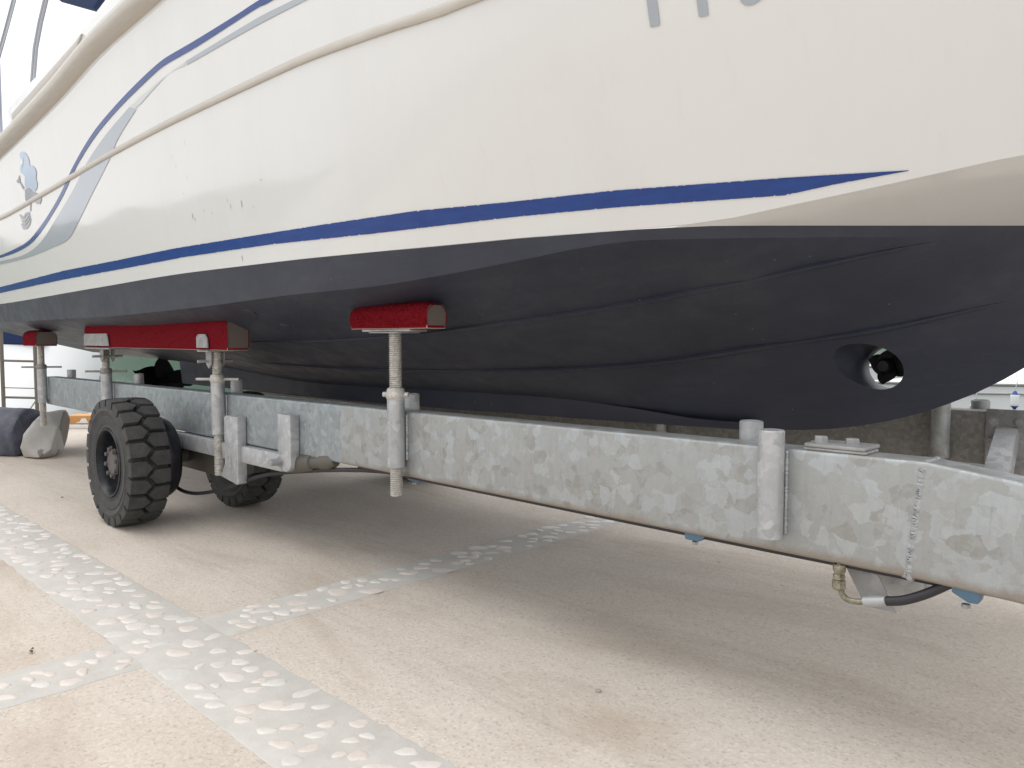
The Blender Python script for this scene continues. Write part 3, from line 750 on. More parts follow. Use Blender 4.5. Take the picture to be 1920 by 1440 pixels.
# coaming / cockpit side above the rail, with cream inset
def zpt(x, y, Y): return atY(x, y, Y)
CY = 1.70
bm = BM(); pts = [zpt(x, y, CY) for x, y in ((16, 222), (12, 205), (24, 188), (59, 149), (160, 45), (194, 0), (260, -90))]
base = shf(pts[0].x)[1]
poly = [Vector((pts[0].x, CY, base-0.02))] + pts + [Vector((-2.2, CY, pts[-1].z+0.1)), Vector((-2.2, CY, base-0.02))]
prism(bm, poly, (0, 2*(YC-CY), 0)); bevel_all(bm, 0.02, 3)
link('coaming', bm, GEL, boat, 40)
bm = BM(); pts = [zpt(x, y, CY-0.012) for x, y in ((20, 214), (23, 228), (134, 112), (141, 96), (152, 62), (140, 78))]
prism(bm, pts, (0, 0.05, 0)); bevel_all(bm, 0.006, 2)
link('coaming_panel', bm, CREAM, boat, 40)
# canopy frame and canvas
bm = BM()
for off in (0, 5): a_ = zpt(59+off, 152, 1.85); tube(bm, [a_+Vector((0, 0, -0.7)), a_, zpt(64+off, 90, 1.85), zpt(73+off, 42, 1.86), zpt(83+off, 0, 1.87), zpt(105+off, -80, 1.9), zpt(150+off, -130, 1.98), zpt(205, -150, 2.02)], 0.011, 10)
link('canopy_pole', bm, POLE, boat, 40)
bm = BM(); a_ = zpt(-4, 110, 1.9); tube(bm, [a_+Vector((0, 0, -0.8)), a_, zpt(10, 60, 1.9), zpt(26, 0, 1.9), zpt(45, -80, 1.9), zpt(80, -140, 1.95), zpt(205, -160, 2.02)], 0.018, 10)
link('canopy_pole', bm, POLE, boat, 40)
bm = BM(); a = [zpt(x, y, 2.0) for x, y in ((106, -2), (112, 3), (173, 16), (188, -6), (300, -170), (200, -180))]
prism(bm, a, (0, 1.8, 0)); bevel_all(bm, 0.015, 2); link('canopy', bm, NAVY, boat, 40)

# ================================================================== TRAILER
YB, TH = 1.98, 0.10
trailer = thing('boat_trailer', 'long galvanised steel boat trailer with red carpeted supports carrying the white boat', 'trailer', (-4.0, 2.7, 0.0))
def beam(name, st_, y0, th_, m, rad=0.010):
    """st_: list of (x, ztop, zbot[, dy]); rounded rectangular tube"""
    bm = BM(); rings = []
    for q in st_:
        x, zt, zb = q[:3]; dy = q[3] if len(q) > 3 else 0; ring = []
        for cx, cz, a0 in ((y0+th_-rad, zt-rad, 0), (y0+rad, zt-rad, 90), (y0+rad, zb+rad, 180), (y0+th_-rad, zb+rad, 270)):
            for k in range(5):
                a = R(a0+22.5*k); ring.append(bm.verts.new((x, cx+dy+rad*math.cos(a), cz+rad*math.sin(a))))
        rings.append(ring)
    for A, B in zip(rings, rings[1:]):
        n_ = len(A)
        for k in range(n_): bm.faces.new((A[k], A[(k+1) % n_], B[(k+1) % n_], B[k]))
    return bm, rings
def ends(bm, rings):
    bm.faces.new(rings[0][::-1]); bm.faces.new(rings[-1])
b0, b1 = atY(86, 706, YB), atY(1735, 866, YB)
zb0, zb1 = atY(441, 829, YB), atY(1560, 1056, YB); slb = (zb1.z-zb0.z)/(zb1.x-zb0.x)
zbot = lambda X: zb0.z+slb*(X-zb0.x)
ztop_ = lambda X: lerp(b0.z, b1.z, (X-b0.x)/(b1.x-b0.x))
e_t, e_b = atY(1920, 906, YB), atY(1920, 1135, YB)
sl_t = (e_t.z-b1.z)/(e_t.x-b1.x)
sts = [(b0.x, b0.z, zbot(b0.x))]
xk = atY(1706, 1093, YB).x; 
for X in (-6, -4.5, -3, -2, -1.2, -0.8): sts.append((X, ztop_(X), zbot(X)))
sts += [(b1.x, b1.z, zbot(b1.x)), (e_t.x, e_t.z, e_b.z), (1.6, e_t.z+sl_t*(1.6-e_t.x), e_b.z+sl_t*(1.6-e_t.x))]
bm, rg = beam('side_beam', sts, YB, TH, GALV)
for f in bm.faces: f.material_index = 0 if f.calc_center_median().x > -3.1 else 1
ends(bm, rg)
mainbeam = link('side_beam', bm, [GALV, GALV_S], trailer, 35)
# weld seam at the bend
def weld(name, pa, pb, rad, parent, m=WELD, n_=60, rip=1.0):
    bm = BM(); pts = []; rr = []
    for i in range(n_+1):
        t = i/n_; q = Vector(pa).lerp(Vector(pb), t)
        q += Vector((0.35*rad*noise.noise(Vector((i*.8, 1, 0))), 0, 0.0)); pts.append(q); rr.append(rad*(1+rip*(-0.25+0.35*abs(math.sin(i*1.9))+0.3*noise.noise(Vector((i*.5, 7, 0))))))
    tube(bm, pts, rad, 8, radii=rr); return link(name, bm, m, parent, 60)
weld('weld_seam', atY(1733, 876, YB+0.0135), atY(1703, 1082, YB+0.0135), 0.0165, mainbeam, WELD, 110, 0.22)
weld('weld_seam', (b1.x, YB+0.01, b1.z-0.002), (b1.x+0.004, YB+TH-0.01, b1.z-0.002), 0.006, mainbeam, n_=20)

def post_tube(px, y_, ztop, zbot_, r_, name='socket_tube', m=GALV_T, parent=None, hollow=True):
    X = colY(px, y_); bm = BM(); r2 = r_*0.86
    prof = [(r2, zbot_), (r_, zbot_), (r_, ztop-0.003), (r_-0.003, ztop), (r2, ztop), (r2, ztop-0.12), (0.001, ztop-0.12)]
    lathe(bm, prof, (X, y_, 0), 'Z', 28)
    return link(name, bm, m, parent or trailer, 40), X
def zpix(px, py, y_): return atY(px, py, y_).z
def screw(X, y_, z0, z1, r_, parent, pitch=0.0088):
    bm = BM(); prof = [(0.001, z0), (r_*0.8, z0)]; z = z0+0.003
    while z < z1-0.004:
        prof += [(r_*0.84, z), (r_, z+pitch*0.32), (r_, z+pitch*0.6), (r_*0.84, z+pitch*0.9)]; z += pitch
    prof += [(r_*0.8, z1), (0.001, z1)]; lathe(bm, prof, (X, y_, 0), 'Z', 22)
    # helical lean of the thread
    for v in bm.verts:
        a = math.atan2(v.co.y-y_, v.co.x-X); v.co.z += pitch*0.5*a/math.pi if z0+0.004 < v.co.z < z1-0.004 else 0
    return link('screw_rod', bm, SCREW, parent, 50)
def nut(X, y_, zb, zt, r_, parent, handles=0.0, hang=0.0):
    bm = BM(); h = zt-zb
    lathe(bm, [(r_*0.8, zb), (r_*0.98, zb), (r_*1.10, zb+h*0.2), (r_*1.14, zb+h*0.55), (r_*0.98, zb+h*0.9), (r_*0.85, zt), (r_*0.6, zt)], (X, y_, 0), 'Z', 24)
    ax = Vector((math.cos(hang), math.sin(hang), 0)); c = Vector((X, y_, zb+h*0.45))
    if handles: tube(bm, [c-ax*handles, c+ax*handles], 0.008, 10)
    else:
        for s in (-1, 1):
            tube(bm, [c+ax*s*r_*0.9, c+ax*s*r_*1.5], 0.011, 10)
    return link('locking_nut', bm, GALV_D if hang > 0.8 else SCREW, parent, 40)  # the two sternmost nuts get darker steel, their shade put into the colour
def fuzz(bm, faces_fn, count, ln):
    """short carpet fibres standing on the red faces"""
    fs = [f for f in bm.faces if f.material_index == 0]; ar = [f.calc_area() for f in fs]; tot = sum(ar); cum = []; s = 0
    for a in ar: s += a; cum.append(s)
    import bisect
    new = []
    for _ in range(count):
        f = fs[min(bisect.bisect(cum, random.random()*tot), len(fs)-1)]; vs = f.verts; i = random.randrange(1, len(vs)-1)
        a, b = random.random(), random.random()
        if a+b > 1: a, b = 1-a, 1-b
        q = vs[0].co+(vs[i].co-vs[0].co)*a+(vs[i+1].co-vs[0].co)*b
        nr = (f.normal+Vector((random.gauss(0, .45), random.gauss(0, .45), random.gauss(0, .45)))).normalized(); t = nr.orthogonal().normalized()
        t = (Matrix.Rotation(random.random()*6.28, 3, nr) @ t)*0.0011
        new.append((q-t, q+t, q+nr*ln*random.uniform(.5, 1.2)))
    for tri in new: bm.faces.new([bm.verts.new(q) for q in tri])
def pad(x0, x1, yc, w_, z0, z1, parent, name='carpet_pad', rnd=0.045, fz=3500, rot=0.0, tilt=0.0):
    bm = BM(); hw = w_/2
    prof = [(-hw+0.004, z0)]
    for k in range(7):
        a = R(180-15*k); prof.append((-hw+rnd+rnd*math.cos(a), z1-rnd+rnd*math.sin(a)))
    for k in range(7):
        a = R(90-15*k); prof.append((hw-rnd+rnd*math.cos(a), z1-rnd+rnd*math.sin(a)))
    prof.append((hw-0.004, z0))
    nx = max(2, int((x1-x0)/0.06)); rings = []
    for i in range(nx+1):
        X = lerp(x0, x1, i/nx); e = 0.010 if i in (0, nx) else 0
        rings.append([bm.verts.new((X, yc+a*(1-e*4), b-(e if b > z0+0.01 else 0)+(0.003*noise.noise(Vector((X*14, a*30, b*30))) if b > z0+.01 else 0))) for a, b in prof])
    for A, B in zip(rings, rings[1:]):
        for k in range(len(A)-1): bm.faces.new((A[k], A[k+1], B[k+1], B[k]))
    bmesh.ops.recalc_face_normals(bm, faces=bm.faces[:])
    fuzz(bm, None, fz, 0.0075)
    for f in bm.faces: f.material_index = 0
    # core: taupe end faces and base board, set 2-3 mm inside the carpet
    for X, s in ((x0+0.004, -1), (x1-0.004, 1)):
        f = bm.faces.new([bm.verts.new((X, yc+a*0.93, min(b, z1-0.012))) for a, b in prof]); f.material_index = 1
    box(bm, (x0+0.006, yc-hw+0.006, z0-0.012), (x1-0.006, yc+hw-0.006, z0+0.006), 0.002, 2)
    if rot or tilt:
        Mx = Matrix.Translation(((x0+x1)/2, yc, z0)) @ Matrix.Rotation(rot, 4, 'Z') @ Matrix.Rotation(tilt, 4, 'X') @ Matrix.Translation((-(x0+x1)/2, -yc, -z0))
        for v in bm.verts: v.co = Mx @ v.co
    return link(name, bm, [RED, BOARD, BOARD2], parent, 50)
BOARD2 = mat('pale_pad_board', (0.50, 0.42, 0.35), 0.8)
def post(px, sl_top, sl_bot, sc_top, sc_bot, r_, rs, nut_px, handles, y_=None, hang=0.3):
    y_ = y_ or YB-r_-0.003
    o, X = post_tube(px, y_, zpix(px, sl_top, y_), zpix(px, sl_bot, y_), r_, 'support_post')
    screw(X, y_, zpix(px, sc_bot, y_), zpix(px, sc_top, y_), rs, o)
    nut(X, y_, zpix(px, nut_px[1], y_), zpix(px, nut_px[0], y_), r_, o, handles, hang)
    weld('weld_seam', (X+r_*0.75, YB-0.004, zpix(px, sl_top, y_)-0.07), (X+r_*0.75, YB-0.004, zpix(px, sl_bot, y_)+0.03), 0.0065, o)
    return o, X, y_
# post by the stern
p1, X1, y1 = post(76, 691, 754, 645, 797, 0.037, 0.026, (683, 692), 0.16, hang=0.9)
pad(X1-0.22, X1+0.17, y1+0.0, 0.17, zpix(76, 646, y1), zpix(76, 620, y1), p1, rnd=0.05, fz=1800)
# long bunk on two posts
p2, X2, y2 = post(197, 700, 790, 657, 800, 0.037, 0.026, (690, 701), 0.14, hang=0.9)
p3, X3, y3 = post(406, 717, 813, 655, 889, 0.037, 0.027, (702, 718), 0.12, hang=0.75)
zB = zpix(406, 652, y3)
yb_ = y3
bx0, bx1 = colY(158, yb_-0.065), colY(425, yb_-0.065)
bunk = pad(bx0, bx1, yb_, 0.13, zB, zB+0.155, trailer, 'bunk_pad', rnd=0.03, fz=5200)
def saddle(X, zb, wx, ht, parent, ears=True):
    bm = BM(); hw = 0.072
    for s in (-1, 1):
        yy = yb_+s*hw
        poly = [(X-wx/2, yy-0.003, zb), (X+wx/2, yy-0.003, zb), (X+wx/2*0.94, yy-0.003, zb+ht*0.7), (X+wx/2-0.03, yy-0.003, zb+ht), (X-wx/2+0.025, yy-0.003, zb+ht), (X-wx/2, yy-0.003, zb+ht*0.8)]
        prism(bm, poly, (0, 0.006, 0))
        if ears: prism(bm, [(X-0.035, yy*0.5+yb_*0.5-0.004, zb-0.014), (X+0.035, yy*0.5+yb_*0.5-0.004, zb-0.014), (X+0.03, yy*0.5+yb_*0.5-0.004, zb-0.09), (X, yy*0.5+yb_*0.5-0.004, zb-0.115), (X-0.03, yy*0.5+yb_*0.5-0.004, zb-0.09)], (0, 0.008, 0))
    box(bm, (X-wx/2, yb_-hw, zb-0.022), (X+wx/2, yb_+hw, zb-0.0145))
    if ears: tube(bm, [(X, yb_-0.10, zb-0.075), (X, yb_+0.10, zb-0.075)], 0.009, 10)
    return link('saddle_bracket', bm, PLATE, parent, 40)
saddle(bx0+0.27, zB, 0.50, 0.085, bunk); saddle(X3-0.02, zB, 0.14, 0.075, bunk)
# post amidships with the short pad
p4, X4, y4 = post(741, 746, 875, 620, 929, 0.036, 0.0265, (727, 750), 0.0, hang=0.6)
px0, px1 = colY(656, y4-0.05), colY(801, y4-0.05); zp = zpix(741, 616, y4)
pd = pad(px0, px1, y4+0.0, 0.105, zp+0.010, zpix(741, 569, y4-0.02), p4, rnd=0.048, fz=4200)
bm = BM(); box(bm, (X4-0.17, y4-0.045, zp-0.013), (X4+0.15, y4+0.045, zp-0.004), 0.002); box(bm, (X4-0.10, y4-0.06, zp-0.019), (X4+0.09, y4+0.06, zp-0.0145), 0.002)
link('pad_plate', bm, PLATE, p4, 40)
# socket tube without a screw, near the bow
yt = YB-0.037
o5, X5 = post_tube(1450, yt, zpix(1450, 806, yt), zpix(1450, 1008, yt), 0.0345)
weld('weld_seam', (X5+0.028, YB-0.003, zpix(1478, 845, YB)), (X5+0.028, YB-0.003, zpix(1478, 1000, YB)), 0.006, o5)
# tubes on the inner face of the beam, standing above its top edge
yi = YB+TH+0.036
for px, py in ((132, 693), (258, 700), (442, 712), (771, 738), (1412, 789)):
    z_ = zpix(px, py, yi); o_, X_ = post_tube(px, yi, z_, z_-0.26, 0.034)
# clamp plate on top of the beam with two bolts
ca, cb = atY(1512, 845, YB+0.02), atY(1626, 856, YB+0.02)
bm = BM(); zt = ztop_(lerp(ca.x, cb.x, 0.5))
Mx = Matrix.Translation(((ca.x+cb.x)/2, YB+TH/2, zt+0.013)) @ Matrix.Rotation(-math.atan2(b1.z-b0.z, b1.x-b0.x), 4, 'Y')
hx = (cb.x-ca.x)/2
box(bm, (-hx, -TH/2+0.004, -0.004), (hx, TH/2+0.012, 0.006), 0.003, 0, Mx)
box(bm, (-hx*1.04, -TH/2+0.006, -0.0125), (hx*1.04, TH/2-0.006, -0.0045), 0.003, 0, Mx)
cp = link('clamp_plate', bm, PLATE, trailer, 40)
for t in (-0.62, 0.42):
    bm = BM(); hexbolt(bm, Mx @ Vector((t*hx, -0.008, 0.006)), 'Z', 0.0175, 0.014); link('bolt', bm, PLATE, cp, 30)
# hangers for the swing arm
def hanger(pxl, pxr, pyt, pyb, yo, depth, kick=0.0, round_=False):
    xa_, xb_ = colY(pxl, yo), colY(pxr, yo); zt_, zb_ = zpix((pxl+pxr)/2, pyt, yo), zpix((pxl+pxr)/2, pyb, yo); bm = BM()
    if round_:
        poly = [(xa_, yo, zt_), (xb_, yo, zt_), (xb_, yo, zb_+0.05)] + [(lerp(xa_, xb_, 0.5)+(xb_-xa_)/2*math.cos(R(a)), yo, zb_+0.05+0.05*math.sin(R(a))) for a in range(-15, -180, -15)] + [(xa_, yo, zb_+0.05)]
    else:
        poly = [(xa_, yo, zt_-0.01), (xa_+0.02, yo, zt_), (xb_, yo, zt_), (xb_, yo, zb_+0.01), (xb_-0.02, yo, zb_), (xa_-kick, yo, zb_+0.025), (xa_, yo, zb_+0.10)]
    prism(bm, poly, (0, depth, 0)); bevel_all(bm, 0.004, 2)
    return link('hanger_plate', bm, GALV_T, trailer, 40), xa_, xb_, zb_
hanger(416, 441, 780, 905, YB-0.055, 0.052, 0.05)
h2, hxa, hxb, hzb = hanger(517, 541, 777, 884, YB-0.052, 0.05, 0, True)
bm = BM(); pc = atY(523, 866, YB-0.058)
lathe(bm, [(0.001, -0.05), (0.016, -0.05), (0.018, -0.045), (0.018, 0.0), (0.026, 0.0), (0.026, 0.006), (0.001, 0.006)], pc, 'Y', 24)
link('pivot_bolt', bm, PLATE, h2, 40)
# swing arm along the beam to the wheel pair
ya = YB-0.035
a0, a1 = atY(344, 865, ya), atY(516, 866, ya)
bm = BM(); box(bm, (a0.x-0.3, ya, a1.z-0.045), (a1.x+0.06, ya+0.06, a1.z+0.045), 0.006)
arm = link('swing_arm', bm, GALV_T, trailer, 40)
AXX = -4.78; AXZ = 0.375
bm = BM(); tube(bm, [(AXX, 1.80, AXZ), (AXX, 2.62, AXZ)], 0.045, 18)
box(bm, (AXX-0.12, 2.02, AXZ-0.09), (AXX+0.5, 2.22, AXZ+0.13), 0.02)
link('axle', bm, GRIME, trailer, 40)
q = atY(376, 832, 2.08); bm = BM(); tube(bm, [q+Vector((-0.18, 0, 0)), q+Vector((0.2, 0, -0.01))], 0.06, 20); link('brake_cylinder', bm, GRIME, trailer, 40)
# hydraulic ram to the right of the pivot
q0, q1 = atY(543, 868, YB+0.02), atY(630, 866, YB+0.02)
bm = BM(); ax = (q1-q0)
tube(bm, [q0, q0+ax*.3, q0+ax*.55, q0+ax*.56, q0+ax*.72, q0+ax*.73, q0+ax*.9, q0+ax], 0.05, 18, radii=[.052, .05, .042, .032, .030, .037, .037, .022])
link('hydraulic_ram', bm, GRIME, trailer, 50)
# hose slung from the wheel to the ram and forward
bm = BM()
hp = [atY(305, 880, 1.90), atY(326, 908, 1.93), atY(345, 921, 1.95), atY(372, 925, 1.95), atY(410, 919, 1.95), atY(450, 905, 1.97), atY(500, 890, 2.0), atY(560, 884, 2.0), atY(640, 881, 2.0), atY(720, 884, 2.02), atY(860, 900, 2.05)]
def spline3(P_, k=8):
    out = []
    for i in range(len(P_)-1):
        a, b, c_, d = P_[max(i-1, 0)], P_[i], P_[i+1], P_[min(i+2, len(P_)-1)]
        for j in range(k):
            t = j/k; out.append(0.5*((2*b)+(c_-a)*t+(2*a-5*b+4*c_-d)*t*t+(3*b-a-3*c_+d)*t**3))
    return out+[P_[-1]]
tube(bm, spline3(hp), 0.011, 10); link('hydraulic_hose', bm, HOSE, trailer, 50)

# ---- wheels
def make_tyre(Rd, w_):
    bm = BM(); N_ = 22
    lathe(bm, [(.183, .035), (.190, .015), (.208, .004), (.225, .008), (.235, .003), (.255, .002), (.268, -.001), (.274, .003), (.30, -.004), (.306, -.008), (.312, -.004), (.325, -.002), (.334, .010), (.338, .03), (.338, w_-.03), (.334, w_-.01), (.325, w_+.002), (.30, w_+.004), (.262, w_-.004), (.225, w_-.006), (.190, w_-.015), (.183, w_-.035)], (0, 0, 0), 'Y', 66)
    p_ = 2*math.pi/N_; r0, r1 = .325, Rd
    def P(y, th, r_): return Vector((r_*math.cos(th), y, r_*math.sin(th)))
    for i in range(N_):
        for side in (0, 1):
            tc_ = (i+0.5*side)*p_; g = 0.405
            pl = [(-0.002, -g), (.082, -g), (.118, 0.0), (.082, g), (-0.002, g), (-0.002, 0)]
            jit = random.uniform(-.004, .004)
            pl = [(y+(jit if 0 < y else 0), t) for y, t in pl]
            if side: pl = [(w_-y, t) for y, t in pl]
            top, bot, midr = [], [], []
            cyy = sum(q[0] for q in pl)/6
            for y, t in pl:
                sh_ = 0.93
                bot.append(bm.verts.new(P(y, tc_+t*p_, r0)))
                edge = abs(y-(w_ if side else 0)) < 0.02
                rr_ = r1-0.006 if edge else r1
                midr.append(bm.verts.new(P(cyy+(y-cyy)*0.985, tc_+t*p_*0.975, rr_-0.005)))
                top.append(bm.verts.new(P(cyy+(y-cyy)*0.955, tc_+t*p_*0.925, rr_)))
            c_ = bm.verts.new(P(cyy, tc_, r1))
            for k in range(6):
                bm.faces.new((bot[k], bot[(k+1) % 6], midr[(k+1) % 6], midr[k])); bm.faces.new((midr[k], midr[(k+1) % 6], top[(k+1) % 6], top[k]))
                bm.faces.new((top[k], top[(k+1) % 6], c_))
    return bm
def make_wheel(x, y, z):
    bm = BM()     # rim dish: flange, deep barrel, disc
    lathe(bm, [(.205, .012), (.200, -.002), (.192, -.003), (.184, .012), (.176, .045), (.168, .10), (.15, .125), (.11, .135), (.001, .135)], (0, 0, 0), 'Y', 56)
    lathe(bm, [(.19, .205), (.215, .238), (.234, .250), (.244, .268), (.246, .290), (.240, .318), (.226, .340), (.195, .350), (.001, .350)], (0, 0, 0), 'Y', 56)
    wh = link('wheel', bm, RIM, None, 40)
    wh.parent = trailer; wh.matrix_parent_inverse = WINV[trailer.name]; wh.location = (x, y, z)
    ty = link('tyre', make_tyre(.375, .215), RUB, None, 35); ty.parent = wh
    bm = BM(); lathe(bm, [(.001, .022), (.070, .022), (.078, .030), (.082, .135)], (0, 0, 0), 'Y', 32)
    for k in range(8):
        a = 2*math.pi*k/8+.2; hexbolt(bm, (.078*math.cos(a), .028, .078*math.sin(a)), '-Y', .013, .016, True)
    hb = link('hub', bm, HUBM, None, 40); hb.parent = wh
    return wh
wheel = make_wheel(AXX, 1.56, .375)
def dup(o, loc, rotz=0.0, roty=0.0):
    c_ = o.copy(); COL.objects.link(c_); c_.location = loc; c_.rotation_euler = (0, roty, rotz)
    for ch_ in o.children:
        d_ = ch_.copy(); COL.objects.link(d_); d_.parent = c_
    return c_
dup(wheel, (AXX-0.02, 2.29, .375), 0, 0.2)
dup(wheel, (AXX+0.05, 3.68, .375), 0, 0.5)
# pale chip stuck in the tread
bm = BM(); bmesh.ops.create_icosphere(bm, subdivisions=2, radius=0.014)
q = atY(234, 963, 1.585)
for v in bm.verts: v.co = Vector((v.co.x*0.8, v.co.y, v.co.z*1.2))+q+Vector((0.01, 0, 0))
tag(link('small_stone', bm, PEB, None, 40), 'pale pebble wedged in the tread of the front wheel', 'stone')

# ---- far beam
YF = 3.60
zft, zfb = atY(1790, 768, YF).z, atY(1790, 866, YF).z
bm, rg = beam('side_beam', [(-6.9, zft-0.03, zfb-0.02), (-4, zft-0.015, zfb-0.01), (-1, zft, zfb), (1.0, zft+0.01, zfb)], YF, 0.10, GALV_D); ends(bm, rg)
link('side_beam', bm, GALV_D, trailer, 35)
yo = YF-0.038
post_tube(1769, yo, zpix(1769, 748, yo), zpix(1769, 858, yo), 0.036, m=GALV)
yo2 = YF+0.10+0.036
post_tube(1843, yo2, zpix(1843, 750, yo2), zpix(1843, 790, yo2)-0.1, 0.036, m=GALV)
for px in (1076, 1240): post_tube(px, yo2 if px == 1076 else yo, zft+0.06, zfb, 0.034, m=GALV)
# bolted joint plate and brace
gp0, gp1 = atY(1850, 767, YF-0.004), atY(1990, 900, YF-0.004)
bm = BM(); box(bm, (gp0.x, YF-0.012, zfb-0.035), (gp1.x+0.1, YF-0.0005, gp0.z+0.003), 0.002)
gp = link('joint_plate', bm, PLATE, trailer, 40)
for px, py in ((1861, 790), (1912, 792), (1912, 830), (1911, 868), (1857, 826), (1962, 795), (1962, 868)):
    q = atY(px, py, YF-0.012); bm = BM(); hexbolt(bm, q, '-Y', 0.0145, 0.012); link('bolt', bm, PLATE, gp, 30)
bm = BM(); yy = YF-0.016
A_, B_, = [atY(x, y, yy) for x, y in ((1868, 798), (1908, 801))]
C_, D_ = [atY(x, y, yy-0.5) for x, y in ((1882, 935), (1829, 925))]
vs = [bm.verts.new(v) for v in (A_, B_, C_, D_)]; vs2 = [bm.verts.new(v.co+Vector((0.004, 0.045, -0.035))) for v in vs]
bm.faces.new(vs); bm.faces.new(vs2[::-1])
for i in range(4): bm.faces.new((vs[i], vs2[i], vs2[(i+1) % 4], vs[(i+1) % 4]))
bevel_all(bm, 0.003); link('cross_brace', bm, GALV_T, trailer, 40)
bm = BM(); cm = (C_+D_)/2
box(bm, (cm.x-0.06, 2.12, 0.43), (cm.x+0.06, 3.2, 0.55), 0.01); link('cross_member', bm, GALV_T, trailer, 40)
# blue clamps under the near beam
def clampb(pts, y0, depth):
    bm = BM(); prism(bm, [atY(x, y, y0) for x, y in pts], (0, depth, 0)); bevel_all(bm, 0.003)
    o_ = link('pipe_clamp', bm, CLAMPB, trailer, 40)
    c_ = atY(sum(p[0] for p in pts)/len(pts), max(p[1] for p in pts), y0+depth*0.4); bm = BM(); hexbolt(bm, c_+Vector((0, 0, 0.004)), '-Z', 0.010, 0.008, False); link('bolt', bm, PLATE, o_, 30)
clampb([(1282, 990), (1320, 998), (1320, 1008), (1310, 1016), (1284, 1011)], YB+0.012, 0.05)
clampb([(1785, 1098), (1840, 1108), (1834, 1134), (1815, 1131), (1783, 1110)], YB+0.012, 0.045)
clampb([(762, 885), (790, 890), (790, 902), (780, 905), (764, 900)], YB+0.02, 0.05)
# hydraulic fitting and hose beneath the beam
yh = YB+0.012
c0 = atY(1574, 1052, yh); k_ = (atY(1574, 1100, yh)-c0).length/48
bm = BM(); X_ = c0.x
lathe(bm, [(.001, c0.z+0.02), (5*k_, c0.z+0.02), (5*k_, c0.z-6*k_), (11.5*k_, c0.z-6*k_), (12.5*k_, c0.z-10*k_), (12*k_, c0.z-18*k_), (8.5*k_, c0.z-24*k_), (11.5*k_, c0.z-26*k_), (11.5*k_, c0.z-33*k_), (8.5*k_, c0.z-34*k_), (12.5*k_, c0.z-36*k_), (13*k_, c0.z-50*k_), (7*k_, c0.z-54*k_), (.001, c0.z-54*k_)], (X_, yh, 0), 'Z', 6)
hf = link('hydraulic_fitting', bm, BRASS, trailer, 25)
pl = [atY(x, y, yh) for x, y in ((1576, 1100), (1580, 1116), (1592, 1125), (1608, 1128), (1625, 1128))]
bm = BM(); tube(bm, spline3(pl), 5.5*k_, 14); link('elbow_pipe', bm, BRASS, hf, 50)
bm = BM(); f0, f1 = atY(1620, 1128, yh), atY(1662, 1127, yh); tube(bm, [f0, f0.lerp(f1, .02), f0.lerp(f1, .98), f1], 0, 18, radii=[8*k_, 10*k_, 10*k_, 9*k_]); link('ferrule', bm, GALV_T, hf, 40)
bm = BM(); tube(bm, spline3([atY(x, y, yh+d_) for x, y, d_ in ((1660, 1127, 0), (1690, 1126, .002), (1720, 1119, .006), (1750, 1108, .012), (1785, 1092, .02), (1840, 1068, .05))]), 8.6*k_, 16); link('hydraulic_hose', bm, HOSE, trailer, 50)
bm = BM(); tube(bm, [Vector((X, YB+0.026, zbot(X)-0.005)) for X in (-2.9, -2.2, -1.5, -0.95)]+[Vector((b1.x, YB+0.026, zbot(b1.x)-0.003)), Vector((e_b.x, YB+0.04, e_b.z+0.002))], 0.0085, 10); link('hydraulic_pipe', bm, HOSE, trailer, 50)
# folded bracket plate behind the fitting
yp = YB+0.06
P_ = [atY(x, y, yp) for x, y in ((1580, 1050), (1640, 1066), (1680, 1150), (1622, 1136))]
Q_ = [atY(x, y, yp+0.10) for x, y in ((1640, 1066), (1756, 1085), (1697, 1137), (1680, 1150))]
bm = BM(); prism(bm, P_, (0, 0.006, 0)); fb_ = link('folded_bracket', bm, PLATE, trailer, 30)
bm = BM(); prism(bm, [q+Vector((0.0015, 0.0062, 0)) for q in Q_], (0.004, 0.004, 0.004)); link('gusset', bm, GALV_T, fb_, 30)

# ================================================================== THINGS AROUND
# rolled cover
tb = thing('tarp_bundle', 'rolled navy boat cover with grey underside folded out at its end, lying on the quay', 'boat cover', (-8.1, 2.02, 0))
def roll(name, c0, c1, rx, rz, m, seed, lump=0.05, k=44, seg=36, taper=0.35, parent=None, sag=1.0):
    bm = BM(); rings = []; c0, c1 = Vector(c0), Vector(c1); t = (c1-c0).normalized(); s = t.cross(Vector((0, 0, 1))).normalized()
    for i in range(k+1):
        u = i/k; e = min(1, (1-abs(2*u-1))/taper)**0.5*0.55+0.45; ring = []
        if i in (0, k): e = 0.30
        for j in range(seg):
            a = 2*math.pi*j/seg; x, z = math.cos(a), math.sin(a)
            q = Vector((x*2.1+seed, z*2.1, u*3.2)); f = 1+lump*3*noise.noise(q)+lump*1.6*noise.noise(q*2.7)+lump*0.9*abs(noise.noise(q*5.5))
            cr = lump*1.7*(0.5-abs(noise.noise(Vector((x*1.4+u*5, z*1.4, seed+u*2)))))
            f += cr
            zz = max(-0.62*sag, z*f)*rz*e + 0.62*rz*sag
            ring.append(bm.verts.new(c0.lerp(c1, u)+s*(x*f*rx*e)+Vector((0, 0, zz))))
        rings.append(ring)
    for A, B in zip(rings, rings[1:]):
        for j in range(seg): bm.faces.new((A[j], A[(j+1) % seg], B[(j+1) % seg], B[j]))
    bm.faces.new(rings[0]); bm.faces.new(rings[-1])
    return link(name, bm, m, parent, 40)
d0 = atZ(72, 850, 0); e0_ = atZ(-300, 842, 0)
roll('cover_roll', (e0_.x, e0_.y, 0.0), (d0.x, d0.y, 0.0), 0.27, 0.265, TARPN, 2.2, 0.022, taper=0.05, k=90, parent=tb)
bm = BM(); cl_ = []
